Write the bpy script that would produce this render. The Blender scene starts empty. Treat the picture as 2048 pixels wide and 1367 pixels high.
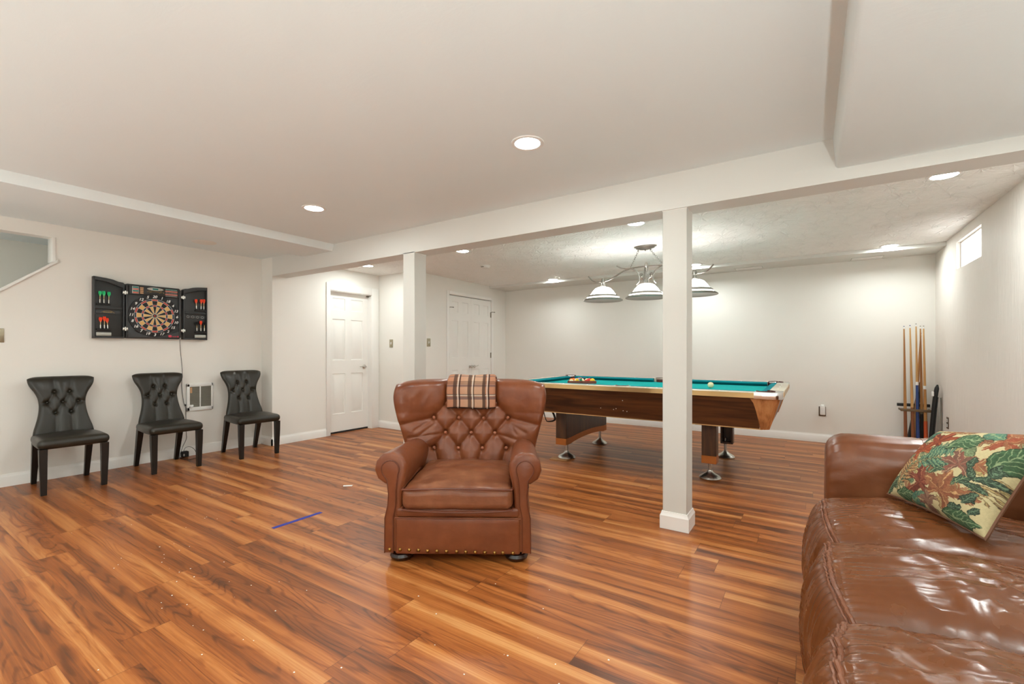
import bpy, bmesh, math, random
import numpy as np
from mathutils import Vector, Matrix, noise

random.seed(7)
SC = bpy.context.scene
COL = SC.collection
PI = math.pi

# ----------------------------------------------------------------------------- materials
def srgb(r, g, b):
    def f(c):
        c /= 255.0
        return c / 12.92 if c <= 0.04045 else ((c + 0.055) / 1.055) ** 2.4
    return (f(r), f(g), f(b), 1.0)


class NT:
    """small helper around a material node tree"""
    def __init__(s, name):
        s.m = bpy.data.materials.new(name)
        s.m.use_nodes = True
        s.t = s.m.node_tree
        s.b = s.t.nodes['Principled BSDF']

    def n(s, typ, ins=None, **props):
        nd = s.t.nodes.new(typ)
        for k, v in props.items():
            setattr(nd, k, v)
        for k, v in (ins or {}).items():
            s.put(nd.inputs[k], v)
        return nd

    def put(s, sock, v):
        if isinstance(v, bpy.types.NodeSocket):
            s.t.links.new(v, sock)
        elif v is not None:
            sock.default_value = v

    def math(s, op, a, b=None, c=None):
        nd = s.n('ShaderNodeMath', operation=op)
        s.put(nd.inputs[0], a)
        if b is not None:
            s.put(nd.inputs[1], b)
        if c is not None:
            s.put(nd.inputs[2], c)
        return nd.outputs[0]

    def mix(s, fac, a, b, blend='MIX'):
        nd = s.n('ShaderNodeMix', data_type='RGBA', blend_type=blend)
        s.put(nd.inputs[0], fac)
        s.put(nd.inputs[6], a)
        s.put(nd.inputs[7], b)
        return nd.outputs[2]

    def noise(s, vec, scale, detail=3.0, rough=0.55, dist=0.0):
        nd = s.n('ShaderNodeTexNoise')
        s.put(nd.inputs['Vector'], vec)
        nd.inputs['Scale'].default_value = scale
        nd.inputs['Detail'].default_value = detail
        nd.inputs['Roughness'].default_value = rough
        nd.inputs['Distortion'].default_value = dist
        return nd.outputs['Fac']

    def ramp(s, fac, stops, interp='LINEAR'):
        nd = s.n('ShaderNodeValToRGB')
        s.put(nd.inputs['Fac'], fac)
        cr = nd.color_ramp
        cr.interpolation = interp
        while len(cr.elements) < len(stops):
            cr.elements.new(0.5)
        for e, (p, c) in zip(cr.elements, stops):
            e.position = p
            e.color = c
        return nd.outputs['Color']

    def range(s, v, a, b, c, d):
        nd = s.n('ShaderNodeMapRange')
        s.put(nd.inputs[0], v)
        for i, x in enumerate((a, b, c, d)):
            nd.inputs[i + 1].default_value = x
        return nd.outputs[0]

    def bump(s, height, strength, dist=0.01, prev=None):
        nd = s.n('ShaderNodeBump')
        nd.inputs['Strength'].default_value = strength
        nd.inputs['Distance'].default_value = dist
        s.put(nd.inputs['Height'], height)
        if prev is not None:
            s.put(nd.inputs['Normal'], prev)
        return nd.outputs['Normal']

    def objco(s):
        return s.n('ShaderNodeTexCoord').outputs['Object']

    def pos(s):
        return s.n('ShaderNodeNewGeometry').outputs['Position']

    def scale(s, vec, sx, sy, sz):
        nd = s.n('ShaderNodeVectorMath', operation='MULTIPLY')
        s.put(nd.inputs[0], vec)
        nd.inputs[1].default_value = (sx, sy, sz)
        return nd.outputs[0]

    def set(s, **kw):
        for k, v in kw.items():
            s.put(s.b.inputs[k.replace('_', ' ')], v)
        return s.m


def pm(name, col, rough=0.5, metal=0.0, var=0.06, scale=18.0, bump=0.0, bscale=60.0, spec=0.5, emit=0.0):
    """plain procedural material with a little tonal noise and optional bump"""
    t = NT(name)
    co = t.objco()
    f = t.noise(co, scale, 3)
    dark = tuple(c * (1 - var) for c in col[:3]) + (1,)
    lite = tuple(min(1, c * (1 + var)) for c in col[:3]) + (1,)
    t.set(Base_Color=t.mix(f, dark, lite), Roughness=rough, Metallic=metal)
    t.b.inputs['Specular IOR Level'].default_value = spec
    if bump:
        t.set(Normal=t.bump(t.noise(co, bscale, 3), bump, 0.004))
    if emit:
        t.b.inputs['Emission Color'].default_value = col
        t.b.inputs['Emission Strength'].default_value = emit
    return t.m


def wall_mat(name, col, kind='roller'):
    t = NT(name)
    p = t.pos()
    f = t.noise(p, 1.3, 3)
    c0 = tuple(c * 0.975 for c in col[:3]) + (1,)
    c1 = tuple(min(1, c * 1.012) for c in col[:3]) + (1,)
    t.set(Base_Color=t.mix(f, c0, c1), Roughness=0.55)
    t.b.inputs['Specular IOR Level'].default_value = 0.25
    h = t.noise(p, 140, 2)
    nrm = t.bump(h, 0.05, 0.003)
    if kind == 'swirl':            # overlapping fan strokes of textured plaster
        for sc, seed, st in ((4.2, 0.0, 0.75), (5.3, 3.3, 0.55)):
            v = t.n('ShaderNodeTexVoronoi', feature='F1')
            off = t.n('ShaderNodeVectorMath', operation='ADD')
            t.put(off.inputs[0], t.scale(p, 1, 1, 0))
            off.inputs[1].default_value = (seed, seed * 1.7, 0)
            t.put(v.inputs['Vector'], off.outputs[0])
            v.inputs['Scale'].default_value = sc
            sub = t.n('ShaderNodeVectorMath', operation='SUBTRACT')
            t.put(sub.inputs[0], off.outputs[0])
            t.put(sub.inputs[1], v.outputs['Position'])
            xyz = t.n('ShaderNodeSeparateXYZ')
            t.put(xyz.inputs[0], sub.outputs[0])
            ang = t.math('ARCTAN2', xyz.outputs[1], xyz.outputs[0])
            ray = t.math('SINE', t.math('MULTIPLY', ang, 16))
            d = v.outputs['Distance']
            hh = t.math('ADD', t.math('MULTIPLY', ray, 0.10), t.math('MULTIPLY', d, 1.3))
            nrm = t.bump(hh, st, 0.02, nrm)
    if kind == 'comb':             # vertical brush fans
        q = t.scale(p, 1, 9, 1.2)
        nrm = t.bump(t.noise(q, 3.0, 4, 0.6, 0.6), 0.5, 0.02, nrm)
    if kind == 'faint':
        nrm = t.bump(t.noise(t.scale(p, 3, 8, 1), 2.0, 4, 0.6, 0.8), 0.045, 0.02, nrm)
    t.set(Normal=nrm)
    return t.m


def floor_mat():
    t = NT('laminate_boards')
    p = t.pos()
    s = t.n('ShaderNodeSeparateXYZ')
    t.put(s.inputs[0], p)
    x, y = s.outputs[0], s.outputs[1]
    W, L = 0.1655, 1.22
    yr = t.math('DIVIDE', t.math('SUBTRACT', y, 0.614 - 20 * W), W)
    row = t.math('FLOOR', yr)
    fy = t.math('FRACT', yr)
    wr = t.n('ShaderNodeTexWhiteNoise', noise_dimensions='1D')
    t.put(wr.inputs['W'], row)
    xr = t.math('ADD', t.math('DIVIDE', t.math('ADD', x, 40), L), wr.outputs['Value'])
    colx = t.math('FLOOR', xr)
    fx = t.math('FRACT', xr)
    idv = t.n('ShaderNodeCombineXYZ')
    t.put(idv.inputs[0], row)
    t.put(idv.inputs[1], colx)
    wn = t.n('ShaderNodeTexWhiteNoise', noise_dimensions='2D')
    t.put(wn.inputs['Vector'], idv.outputs[0])
    rv = t.n('ShaderNodeSeparateColor')
    t.put(rv.inputs[0], wn.outputs['Color'])
    r1, r2, r3 = rv.outputs[0], rv.outputs[1], rv.outputs[2]

    def co(sx, sy, ox=31.0, oy=17.0):
        c = t.n('ShaderNodeCombineXYZ')
        t.put(c.inputs[0], t.math('ADD', t.math('MULTIPLY', x, sx), t.math('MULTIPLY', r1, ox)))
        t.put(c.inputs[1], t.math('ADD', t.math('MULTIPLY', y, sy), t.math('MULTIPLY', r2, oy)))
        t.put(c.inputs[2], t.math('MULTIPLY', r3, 9.0))
        return c.outputs[0]
    # broad light and dark bands running along each board
    band = t.noise(co(0.42, 14.0), 1.0, 6.0, 0.62, 0.5)
    # sapwood strip that follows one edge of the board
    wob = t.math('MULTIPLY', t.math('SUBTRACT', t.noise(co(0.9, 0.5), 1.0, 2), 0.5), 0.55)
    edge = t.math('ADD', t.math('ABSOLUTE', t.math('SUBTRACT', fy, t.range(r3, 0, 1, 0.1, 0.9))), wob)
    sap = t.range(edge, 0.14, 0.26, 1.0, 0.0)
    fine = t.noise(co(2.2, 150.0), 1.0, 4, 0.65)
    # cathedral grain
    nn = t.noise(co(0.75, 5.5), 1.0, 2, 0.5, 0.2)
    rings = t.math('SINE', t.math('ADD', t.math('MULTIPLY', nn, 120.0), t.math('MULTIPLY', fine, 2.0)))
    rings = t.range(rings, 0.35, 1.0, 0.0, 1.0)
    dz = t.range(band, 0.44, 0.58, 1.0, 0.0)
    # knots
    vk = t.n('ShaderNodeTexVoronoi', feature='F1')
    t.put(vk.inputs['Vector'], co(1.6, 5.0))
    vk.inputs['Scale'].default_value = 1.0
    knot = t.range(vk.outputs['Distance'], 0.02, 0.16, 1.0, 0.0)
    tone = t.math('ADD', t.math('ADD', t.math('MULTIPLY', band, 0.78), 0.085), t.math('MULTIPLY', sap, 0.17))
    tone = t.math('ADD', tone, t.math('MULTIPLY', t.math('SUBTRACT', r1, 0.5), 0.10))
    tone = t.math('ADD', tone, t.math('MULTIPLY', t.math('SUBTRACT', fine, 0.5), 0.40))
    tone = t.math('SUBTRACT', tone, t.math('MULTIPLY', t.math('MULTIPLY', rings, dz), 0.13))
    tone = t.math('SUBTRACT', tone, t.math('MULTIPLY', knot, 0.18))
    c = t.ramp(tone, [(0.20, srgb(84, 45, 22)), (0.38, srgb(120, 65, 29)), (0.52, srgb(151, 84, 37)),
                      (0.66, srgb(175, 108, 54)), (0.82, srgb(198, 141, 86))])
    # joints
    e1 = t.math('MINIMUM', fx, t.math('SUBTRACT', 1.0, fx))
    jx = t.range(e1, 0.0006, 0.0016, 1.0, 0.0)
    e2 = t.math('MINIMUM', fy, t.math('SUBTRACT', 1.0, fy))
    jy = t.range(e2, 0.003, 0.009, 1.0, 0.0)
    j = t.math('MAXIMUM', t.math('MULTIPLY', jx, 0.55), t.math('MULTIPLY', jy, 0.30))
    c = t.mix(j, c, srgb(70, 36, 20))
    t.set(Base_Color=c, Roughness=t.range(fine, 0.2, 0.8, 0.29, 0.42),
          Normal=t.bump(t.math('SUBTRACT', fine, t.math('MULTIPLY', j, 1.0)), 0.05, 0.002))
    t.b.inputs['Specular IOR Level'].default_value = 0.36
    return t.m


def leather_mat(name, base, light, dark, rough=0.38, grain=0.12, crease=0.25, wear=0.5, cscale=5.0):
    t = NT(name)
    co = t.objco()
    a = t.noise(co, 3.5, 3, 0.5, 0.3)
    b = t.noise(co, 11.0, 3, 0.55)
    c = t.mix(a, dark, base)
    c = t.mix(t.math('MULTIPLY', t.math('POWER', b, 2.0), wear), c, light)
    v = t.n('ShaderNodeTexVoronoi', feature='SMOOTH_F1')
    t.put(v.inputs['Vector'], co)
    v.inputs['Scale'].default_value = 210
    n1 = t.bump(v.outputs['Distance'], grain, 0.0015)
    w = t.noise(t.scale(co, 1.0, 1.0, 1.7), cscale * 2.0, 3, 0.5, 0.6)
    n2 = t.bump(w, crease, 0.01, n1)
    t.set(Base_Color=c, Roughness=t.range(b, 0.2, 0.8, rough - 0.03, rough + 0.06), Normal=n2)
    t.b.inputs['Specular IOR Level'].default_value = 0.42
    return t.m


def wood_mat(name, c0, c1, c2, axis=0, rough=0.35, scale=1.0):
    """straight-grained wood; axis = direction of the grain in object space"""
    t = NT(name)
    co = t.objco()
    sc = [16.0, 16.0, 16.0]
    sc[axis] = 1.3
    q = t.scale(co, *[v * scale for v in sc])
    a = t.noise(q, 1.0, 4, 0.6, 0.8)
    rg = t.math('SINE', t.math('MULTIPLY', t.noise(t.scale(q, .35, .35, .35), 1.0, 2, 0.5, 0.3), 60))
    tone = t.math('ADD', a, t.math('MULTIPLY', rg, 0.07))
    sf = [110.0] * 3
    sf[axis] = 3.0
    f = t.noise(t.scale(co, *sf), 1.0, 3)
    tone = t.math('ADD', tone, t.math('MULTIPLY', t.math('SUBTRACT', f, 0.5), 0.3))
    t.set(Base_Color=t.ramp(tone, [(0.30, c0), (0.5, c1), (0.72, c2)]), Roughness=rough)
    return t.m


def vcol_mat(name, rough, bump=0.0, bscale=300.0, sheen=0.0, mixf=0.3, tint=(90, 80, 66)):
    t = NT(name)
    a = t.n('ShaderNodeAttribute', attribute_name='Col')
    co = t.objco()
    c = t.mix(t.math('MULTIPLY', t.noise(co, 120, 3), mixf), a.outputs['Color'], srgb(*tint))
    t.set(Base_Color=c, Roughness=rough)
    t.b.inputs['Specular IOR Level'].default_value = 0.2
    if sheen:
        t.b.inputs['Sheen Weight'].default_value = sheen
    if bump:
        t.set(Normal=t.bump(t.noise(co, bscale, 3), bump, 0.003))
    return t.m


def emis(name, col, strength):
    t = NT(name)
    f = t.noise(t.objco(), 3.0, 1)
    c = t.mix(f, tuple(v * 0.98 for v in col[:3]) + (1,), col)
    t.set(Base_Color=(0.8, 0.8, 0.8, 1), Emission_Color=c, Emission_Strength=strength, Roughness=0.4)
    return t.m


WALL = (0.82, 0.80, 0.75, 1)
M = {}
M['wall'] = wall_mat('wall_paint', WALL)
M['wall_comb'] = wall_mat('wall_brushed_paint', (0.80, 0.755, 0.70, 1), 'comb')
M['ceil'] = wall_mat('ceiling_paint', (0.79, 0.855, 0.86, 1), 'faint')
M['ceil_swirl'] = wall_mat('ceiling_swirl', (0.92, 0.905, 0.87, 1), 'swirl')
M['beam'] = wall_mat('shaded_beam_paint', (0.71, 0.70, 0.66, 1))  # tone lowered to put the beam's shading into its paint
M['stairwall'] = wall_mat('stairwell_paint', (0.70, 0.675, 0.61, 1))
M['trim'] = pm('trim_gloss_white', (0.84, 0.825, 0.79, 1), 0.32, var=0.015, scale=4)
M['door'] = pm('door_white', (0.84, 0.825, 0.785, 1), 0.38, var=0.015, scale=4)
M['floor'] = floor_mat()
M['nickel'] = pm('satin_nickel', (0.62, 0.60, 0.56, 1), 0.28, 1.0, 0.05)
M['lamp_metal'] = pm('brushed_lamp_nickel', (0.30, 0.285, 0.255, 1), 0.32, 1.0, 0.05)
M['chrome'] = pm('polished_chrome', (0.80, 0.80, 0.80, 1), 0.10, 1.0, 0.04)
M['steel'] = pm('hammered_steel', (0.52, 0.50, 0.46, 1), 0.30, 1.0, 0.15, 30, 0.5, 70)
M['hinge'] = pm('aged_brass', (0.22, 0.19, 0.14, 1), 0.4, 0.9, 0.1)
M['gapblack'] = pm('dark_gap', (0.012, 0.012, 0.012, 1), 0.8)
M['lens'] = emis('lit_lens', (1.0, 0.97, 0.92, 1), 7.0)
M['lens_off'] = pm('unlit_cover', (0.80, 0.77, 0.71, 1), 0.4, var=0.01)
M['white_plastic'] = pm('white_plastic', (0.82, 0.81, 0.78, 1), 0.35, var=0.02)
M['pane'] = emis('daylight_pane', (1.0, 0.99, 0.97, 1), 2.2)
M['glass_lit'] = emis('frosted_glass_lit', (1.0, 0.99, 0.95, 1), 8.5)
M['black_leather'] = leather_mat('black_faux_leather', srgb(42, 38, 29), srgb(52, 47, 37), srgb(36, 32, 25), 0.33, 0.08, 0.04, 0.25)
M['black_wood'] = wood_mat('black_lacquer_wood', srgb(13, 12, 10), srgb(19, 17, 14), srgb(25, 22, 18), 2, 0.35)
M['black_plastic'] = pm('black_plastic', srgb(40, 40, 39), 0.42, var=0.1)
M['dark_plastic'] = pm('charcoal_plastic', srgb(52, 53, 54), 0.45, var=0.08)
M['deep_black'] = pm('matt_black', srgb(16, 15, 14), 0.6, var=0.1)
M['arm_leather'] = leather_mat('saddle_brown_leather', srgb(118, 60, 31), srgb(154, 92, 56), srgb(88, 42, 22), 0.33, 0.04, 0.15, 0.7)
M['arm_leather_dark'] = leather_mat('worn_seat_leather', srgb(112, 59, 34), srgb(166, 110, 76), srgb(90, 46, 26), 0.31, 0.05, 0.25, 1.0)
M['welt'] = leather_mat('welt_leather', srgb(104, 52, 30), srgb(135, 76, 46), srgb(80, 38, 22), 0.4, 0.05, 0.0, 0.3)
M['button'] = leather_mat('button_leather', srgb(150, 88, 60), srgb(176, 112, 80), srgb(126, 70, 46), 0.4, 0.05, 0.0, 0.4)
M['brass_nail'] = pm('antique_brass', srgb(150, 112, 58), 0.32, 1.0, 0.2)
M['foot_wood'] = pm('dark_mahogany', srgb(40, 20, 13), 0.22, var=0.2, scale=10)
M['sofa_leather'] = leather_mat('cocoa_leather', srgb(108, 60, 30), srgb(136, 84, 48), srgb(84, 44, 20), 0.25, 0.04, 0.12, 0.6, 4.0)
M['sofa_arm'] = leather_mat('cocoa_arm_leather', srgb(110, 60, 32), srgb(146, 92, 57), srgb(88, 46, 24), 0.30, 0.05, 0.15, 0.7, 5.0)
M['sofa_welt'] = leather_mat('sofa_piping', srgb(122, 74, 50), srgb(160, 110, 80), srgb(94, 52, 34), 0.36, 0.05, 0.0, 0.5)
M['cloth'] = pm('turquoise_baize', srgb(20, 172, 170), 0.95, var=0.05, scale=40, bump=0.1, bscale=500, spec=0.1)
M['cloth_cushion'] = pm('teal_baize', srgb(14, 128, 138), 0.95, var=0.05, scale=40, bump=0.1, bscale=500, spec=0.1)
M['rail_top'] = pm('laminate_reflection', srgb(206, 196, 176), 0.18, var=0.05, scale=9)  # pale colour paints in the white reflection along the rail tops
M['trim_metal'] = pm('champagne_aluminium', srgb(206, 172, 120), 0.28, 0.85, 0.08, 12)
M['walnut'] = wood_mat('dark_walnut_laminate', srgb(52, 28, 13), srgb(78, 44, 21), srgb(100, 60, 30), 0, 0.38)
M['leg_wood'] = wood_mat('leg_walnut', srgb(46, 27, 14), srgb(64, 38, 20), srgb(84, 52, 28), 2, 0.35)
M['corner_wood'] = wood_mat('orange_oak', srgb(140, 84, 46), srgb(186, 122, 72), srgb(206, 148, 96), 2, 0.4, 0.7)
M['copper'] = pm('copper_band', srgb(176, 108, 52), 0.35, 0.6, 0.1)
M['pocket'] = leather_mat('pocket_leather', srgb(96, 36, 26), srgb(126, 58, 42), srgb(66, 24, 18), 0.5, 0.1, 0.0, 0.4)
M['shim'] = wood_mat('plywood', srgb(150, 104, 62), srgb(178, 130, 84), srgb(196, 150, 102), 0, 0.6)
M['strap'] = pm('black_webbing', srgb(28, 24, 22), 0.7)
M['rack_wood'] = wood_mat('red_plastic_wood', srgb(96, 40, 26), srgb(120, 52, 34), srgb(140, 66, 44), 0, 0.4)
M['cueball'] = pm('ivory_ball', srgb(236, 222, 176), 0.12, var=0.02)
M['maple'] = wood_mat('maple', srgb(186, 138, 82), srgb(208, 162, 104), srgb(222, 182, 126), 2, 0.35)
M['maple_dark'] = wood_mat('honey_maple', srgb(158, 104, 54), srgb(182, 130, 74), srgb(200, 150, 92), 2, 0.35)
M['butt_brown'] = wood_mat('butt_brown', srgb(116, 66, 40), srgb(140, 84, 52), srgb(160, 100, 64), 2, 0.3)
M['butt_blue'] = pm('butt_blue', srgb(44, 70, 128), 0.25, var=0.1)
M['butt_orange'] = pm('butt_orange', srgb(196, 82, 40), 0.4, var=0.15, scale=60)
M['rackbar'] = wood_mat('rack_oak', srgb(88, 66, 42), srgb(112, 86, 56), srgb(134, 106, 72), 0, 0.5)
M['tape'] = pm('blue_tape', srgb(36, 50, 150), 0.6, var=0.05)
M['paper'] = pm('white_paper', srgb(232, 230, 226), 0.6, var=0.02)
M['switch_plate'] = pm('switch_plate_metal', srgb(168, 158, 134), 0.35, 0.6, 0.08)
M['brown_plate'] = pm('brown_plate', srgb(98, 82, 66), 0.4, 0.3, 0.1)
M['grille'] = pm('heater_grille', srgb(150, 146, 134), 0.45, 0.1, 0.05)
M['grille_back'] = pm('heater_fins', srgb(96, 92, 84), 0.5, 0.1, 0.05)
M['ivory_target'] = pm('target_tan', srgb(222, 178, 112), 0.6, var=0.04)
M['black_target'] = pm('target_black', srgb(24, 24, 26), 0.6, var=0.1)
M['red_target'] = pm('target_red', srgb(190, 62, 48), 0.5, var=0.05)
M['navy_target'] = pm('target_navy', srgb(28, 46, 66), 0.5, var=0.08)
M['wire'] = pm('spider_wire', srgb(206, 210, 204), 0.4, var=0.03)
M['num_white'] = pm('number_white', srgb(236, 236, 232), 0.5, var=0.01)
M['silver_plastic'] = pm('silver_plastic', srgb(176, 176, 168), 0.3, 0.4, 0.04)
M['lcd_teal'] = pm('display_teal', srgb(36, 122, 116), 0.2, var=0.08)
M['lcd_red'] = pm('display_red', srgb(206, 92, 66), 0.3, var=0.1)
M['amber'] = pm('key_amber', srgb(196, 152, 112), 0.4, var=0.06)
M['red_button'] = pm('red_button', srgb(214, 66, 84), 0.35, var=0.05)
M['gold'] = pm('gold_print', srgb(176, 148, 84), 0.35, 0.5, 0.05)
M['flight_green'] = pm('flight_green', srgb(50, 196, 126), 0.4, var=0.06)
M['flight_red'] = pm('flight_red', srgb(238, 78, 46), 0.4, var=0.06)
M['flight_black'] = pm('flight_black', srgb(22, 22, 22), 0.4, var=0.06)
M['barrel_brass'] = pm('dart_brass', srgb(190, 160, 112), 0.3, 0.6, 0.05)
M['pillow'] = vcol_mat('tapestry_leaves', 0.85, 0.25, 260)
M['pillow_back'] = pm('brown_velvet', srgb(104, 66, 42), 0.7, var=0.1)
M['plaid'] = vcol_mat('plaid_fleece', 0.9, 0.3, 220, 0.0, 0.25, (120, 84, 62))

# ----------------------------------------------------------------------------- mesh helpers
class MB:
    def __init__(s):
        s.v, s.f, s.m = [], [], []

    def add(s, verts, faces, mat=0, X=None):
        o = len(s.v)
        for p in verts:
            p = Vector(p)
            s.v.append(X @ p if X is not None else p)
        for i, f in enumerate(faces):
            s.f.append([o + k for k in f])
            s.m.append(mat if isinstance(mat, int) else mat[i])
        return s

    def bm(s, bm, mat=0, X=None):
        bm.verts.index_update()
        s.add([v.co.copy() for v in bm.verts], [[v.index for v in f.verts] for f in bm.faces], mat, X)
        bm.free()
        return s

    def box(s, lo, hi, mat=0, bev=0.0, seg=2, X=None):
        bm = bmesh.new()
        bmesh.ops.create_cube(bm, size=1.0)
        for v in bm.verts:
            v.co = Vector([lo[i] + (v.co[i] + 0.5) * (hi[i] - lo[i]) for i in range(3)])
        if bev > 0:
            bmesh.ops.bevel(bm, geom=bm.edges[:], offset=bev, segments=seg, affect='EDGES', profile=0.5)
        return s.bm(bm, mat, X)

    def prism(s, pts, d0, d1, axis='y', mat=0, bev=0.0, seg=2, X=None, bev_verts=False):
        """polygon pts (a,b) extruded from d0 to d1 along axis"""
        def P(a, b, d):
            return {'x': (d, a, b), 'y': (a, d, b), 'z': (a, b, d)}[axis]
        bm = bmesh.new()
        A = [bm.verts.new(P(a, b, d0)) for a, b in pts]
        B = [bm.verts.new(P(a, b, d1)) for a, b in pts]
        n = len(pts)
        fa = bm.faces.new(A)
        fb = bm.faces.new(B[::-1])
        for i in range(n):
            bm.faces.new((A[i], B[i], B[(i + 1) % n], A[(i + 1) % n]))
        bmesh.ops.recalc_face_normals(bm, faces=bm.faces[:])
        if bev > 0:
            ed = list(set(fa.edges[:]) | set(fb.edges[:]))
            bmesh.ops.bevel(bm, geom=ed, offset=bev, segments=seg, affect='EDGES', profile=0.5)
        return s.bm(bm, mat, X)

    def lathe(s, prof, n=24, mat=0, X=None, a0=0.0, a1=2 * PI):
        full = abs(a1 - a0 - 2 * PI) < 1e-6
        k = n if full else n + 1
        vs, fs = [], []
        for r, z in prof:
            for i in range(k):
                a = a0 + (a1 - a0) * i / n
                vs.append((r * math.cos(a), r * math.sin(a), z))
        for j in range(len(prof) - 1):
            for i in range(n):
                i2 = (i + 1) % k
                fs.append((j * k + i, j * k + i2, (j + 1) * k + i2, (j + 1) * k + i))
        if full:
            if prof[0][0] > 1e-5:
                fs.append(tuple(range(k))[::-1])
            if prof[-1][0] > 1e-5:
                fs.append(tuple((len(prof) - 1) * k + i for i in range(k)))
        return s.add(vs, fs, mat, X)

    def tube(s, pts, r, n=8, mat=0, closed=False, X=None, flat=1.0):
        pts = [Vector(p) for p in pts]
        m = len(pts)
        R = r if isinstance(r, (list, tuple)) else [r] * m
        vs, fs = [], []
        prev = None
        for i, p in enumerate(pts):
            if closed:
                t = pts[(i + 1) % m] - pts[i - 1]
            else:
                t = pts[min(i + 1, m - 1)] - pts[max(i - 1, 0)]
            t.normalize()
            if prev is None:
                a = Vector((0, 0, 1)) if abs(t.z) < 0.9 else Vector((1, 0, 0))
                u = t.cross(a).normalized()
            else:
                u = (prev - t * prev.dot(t)).normalized()
            prev = u
            w = t.cross(u)
            for k in range(n):
                an = 2 * PI * k / n
                vs.append(p + u * (R[i] * math.cos(an)) + w * (R[i] * flat * math.sin(an)))
        for i in range(m if closed else m - 1):
            j = (i + 1) % m
            for k in range(n):
                k2 = (k + 1) % n
                fs.append((i * n + k, i * n + k2, j * n + k2, j * n + k))
        if not closed:
            fs.append(tuple(range(n))[::-1])
            fs.append(tuple((m - 1) * n + k for k in range(n)))
        return s.add(vs, fs, mat, X)

    def grid(s, fn, nu, nv, mat=0, X=None, us=None, vs_=None, closed_u=False):
        us = us if us is not None else [i / nu for i in range(nu + (0 if closed_u else 1))]
        vv = vs_ if vs_ is not None else [j / nv for j in range(nv + 1)]
        nu_, nv_ = len(us), len(vv)
        verts = [fn(u, v) for v in vv for u in us]
        fs = []
        for j in range(nv_ - 1):
            for i in range(nu_ if closed_u else nu_ - 1):
                i2 = (i + 1) % nu_
                fs.append((j * nu_ + i, j * nu_ + i2, (j + 1) * nu_ + i2, (j + 1) * nu_ + i))
        return s.add(verts, fs, mat, X)

    def rbox(s, lo, hi, r, mat=0, crown=(0, 0, 0), crown_lo=False, X=None, ni=8, nr=4, fn=None):
        """rounded box with a crown on its faces"""
        c = [(lo[i] + hi[i]) / 2 for i in range(3)]
        h = [(hi[i] - lo[i]) / 2 for i in range(3)]
        rr = [min(r, hh * 0.999) for hh in h]
        def samples(k):
            a, q = h[k], rr[k]
            out = [-a + q * (1 - math.cos(PI / 2 * i / nr)) for i in range(nr)]
            out += [-(a - q) + 2 * (a - q) * i / ni for i in range(ni + 1)]
            out += [a - q * (1 - math.cos(PI / 2 * i / nr)) for i in range(nr - 1, -1, -1)]
            return out
        S = [samples(k) for k in range(3)]
        bm = bmesh.new()
        def mp(p):
            q = [max(-(h[k] - rr[k]), min(h[k] - rr[k], p[k])) for k in range(3)]
            d = Vector([(p[k] - q[k]) / max(rr[k], 1e-9) for k in range(3)])
            L = d.length
            if L > 1e-9:
                d = d / L
            o = Vector([q[k] + d[k] * rr[k] for k in range(3)])
            n = [o[k] / h[k] for k in range(3)]
            for k in range(3):
                if crown[k]:
                    a, b = [j for j in range(3) if j != k]
                    w = (1 - n[a] ** 2) * (1 - n[b] ** 2)
                    if n[k] > 0 or crown_lo:
                        o[k] += crown[k] * w * n[k]
            o = o + Vector(c)
            return fn(o) if fn else o
        for k in range(3):
            a, b = [(1, 2), (2, 0), (0, 1)][k]
            for sg in (-1, 1):
                V = {}
                for i, va in enumerate(S[a]):
                    for j, vb in enumerate(S[b]):
                        p = [0, 0, 0]
                        p[k] = sg * h[k]
                        p[a] = va
                        p[b] = vb
                        V[i, j] = bm.verts.new(mp(p))
                for i in range(len(S[a]) - 1):
                    for j in range(len(S[b]) - 1):
                        q = (V[i, j], V[i + 1, j], V[i + 1, j + 1], V[i, j + 1])
                        bm.faces.new(q if sg > 0 else q[::-1])
        bmesh.ops.remove_doubles(bm, verts=bm.verts[:], dist=1e-6)
        return s.bm(bm, mat, X)

    def text(s, body, size, loc, mat=0, depth=0.002, shear=0.0, align='CENTER', rot=0.0, X=None):
        cu = bpy.data.curves.new('glyphs', 'FONT')
        cu.body = body
        cu.size = size
        cu.extrude = depth / 2
        cu.align_x = align
        cu.align_y = 'CENTER'
        cu.shear = shear
        cu.resolution_u = 3
        cu.offset = size * 0.02
        ob = bpy.data.objects.new('glyphs', cu)
        COL.objects.link(ob)
        bpy.context.view_layer.update()
        me = bpy.data.meshes.new_from_object(ob.evaluated_get(bpy.context.evaluated_depsgraph_get()))
        # text lies in XY facing +Z: turn it to lie in XZ facing -Y
        T = Matrix.Translation(loc) @ Matrix.Rotation(rot, 4, 'Y') @ Matrix.Rotation(PI / 2, 4, 'X')
        if X is not None:
            T = X @ T
        s.add([v.co.copy() for v in me.vertices], [list(p.vertices) for p in me.polygons], mat, T)
        bpy.data.objects.remove(ob)
        bpy.data.curves.remove(cu)
        bpy.data.meshes.remove(me)
        return s

    def build(s, name, mats, parent=None, loc=None, sharp=38.0, off=None, weld=False, cols=None, fixn=False):
        me = bpy.data.meshes.new(name)
        vs = [tuple(p + Vector(off)) for p in s.v] if off else [tuple(p) for p in s.v]
        me.from_pydata(vs, [], s.f)
        if not isinstance(mats, (list, tuple)):
            mats = [mats]
        for m in mats:
            me.materials.append(m)
        me.polygons.foreach_set('material_index', s.m)
        me.polygons.foreach_set('use_smooth', [True] * len(s.f))
        if cols is not None:
            at = me.color_attributes.new('Col', 'FLOAT_COLOR', 'POINT')
            at.data.foreach_set('color', np.asarray(cols, dtype=np.float32).ravel())
        me.update()
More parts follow.
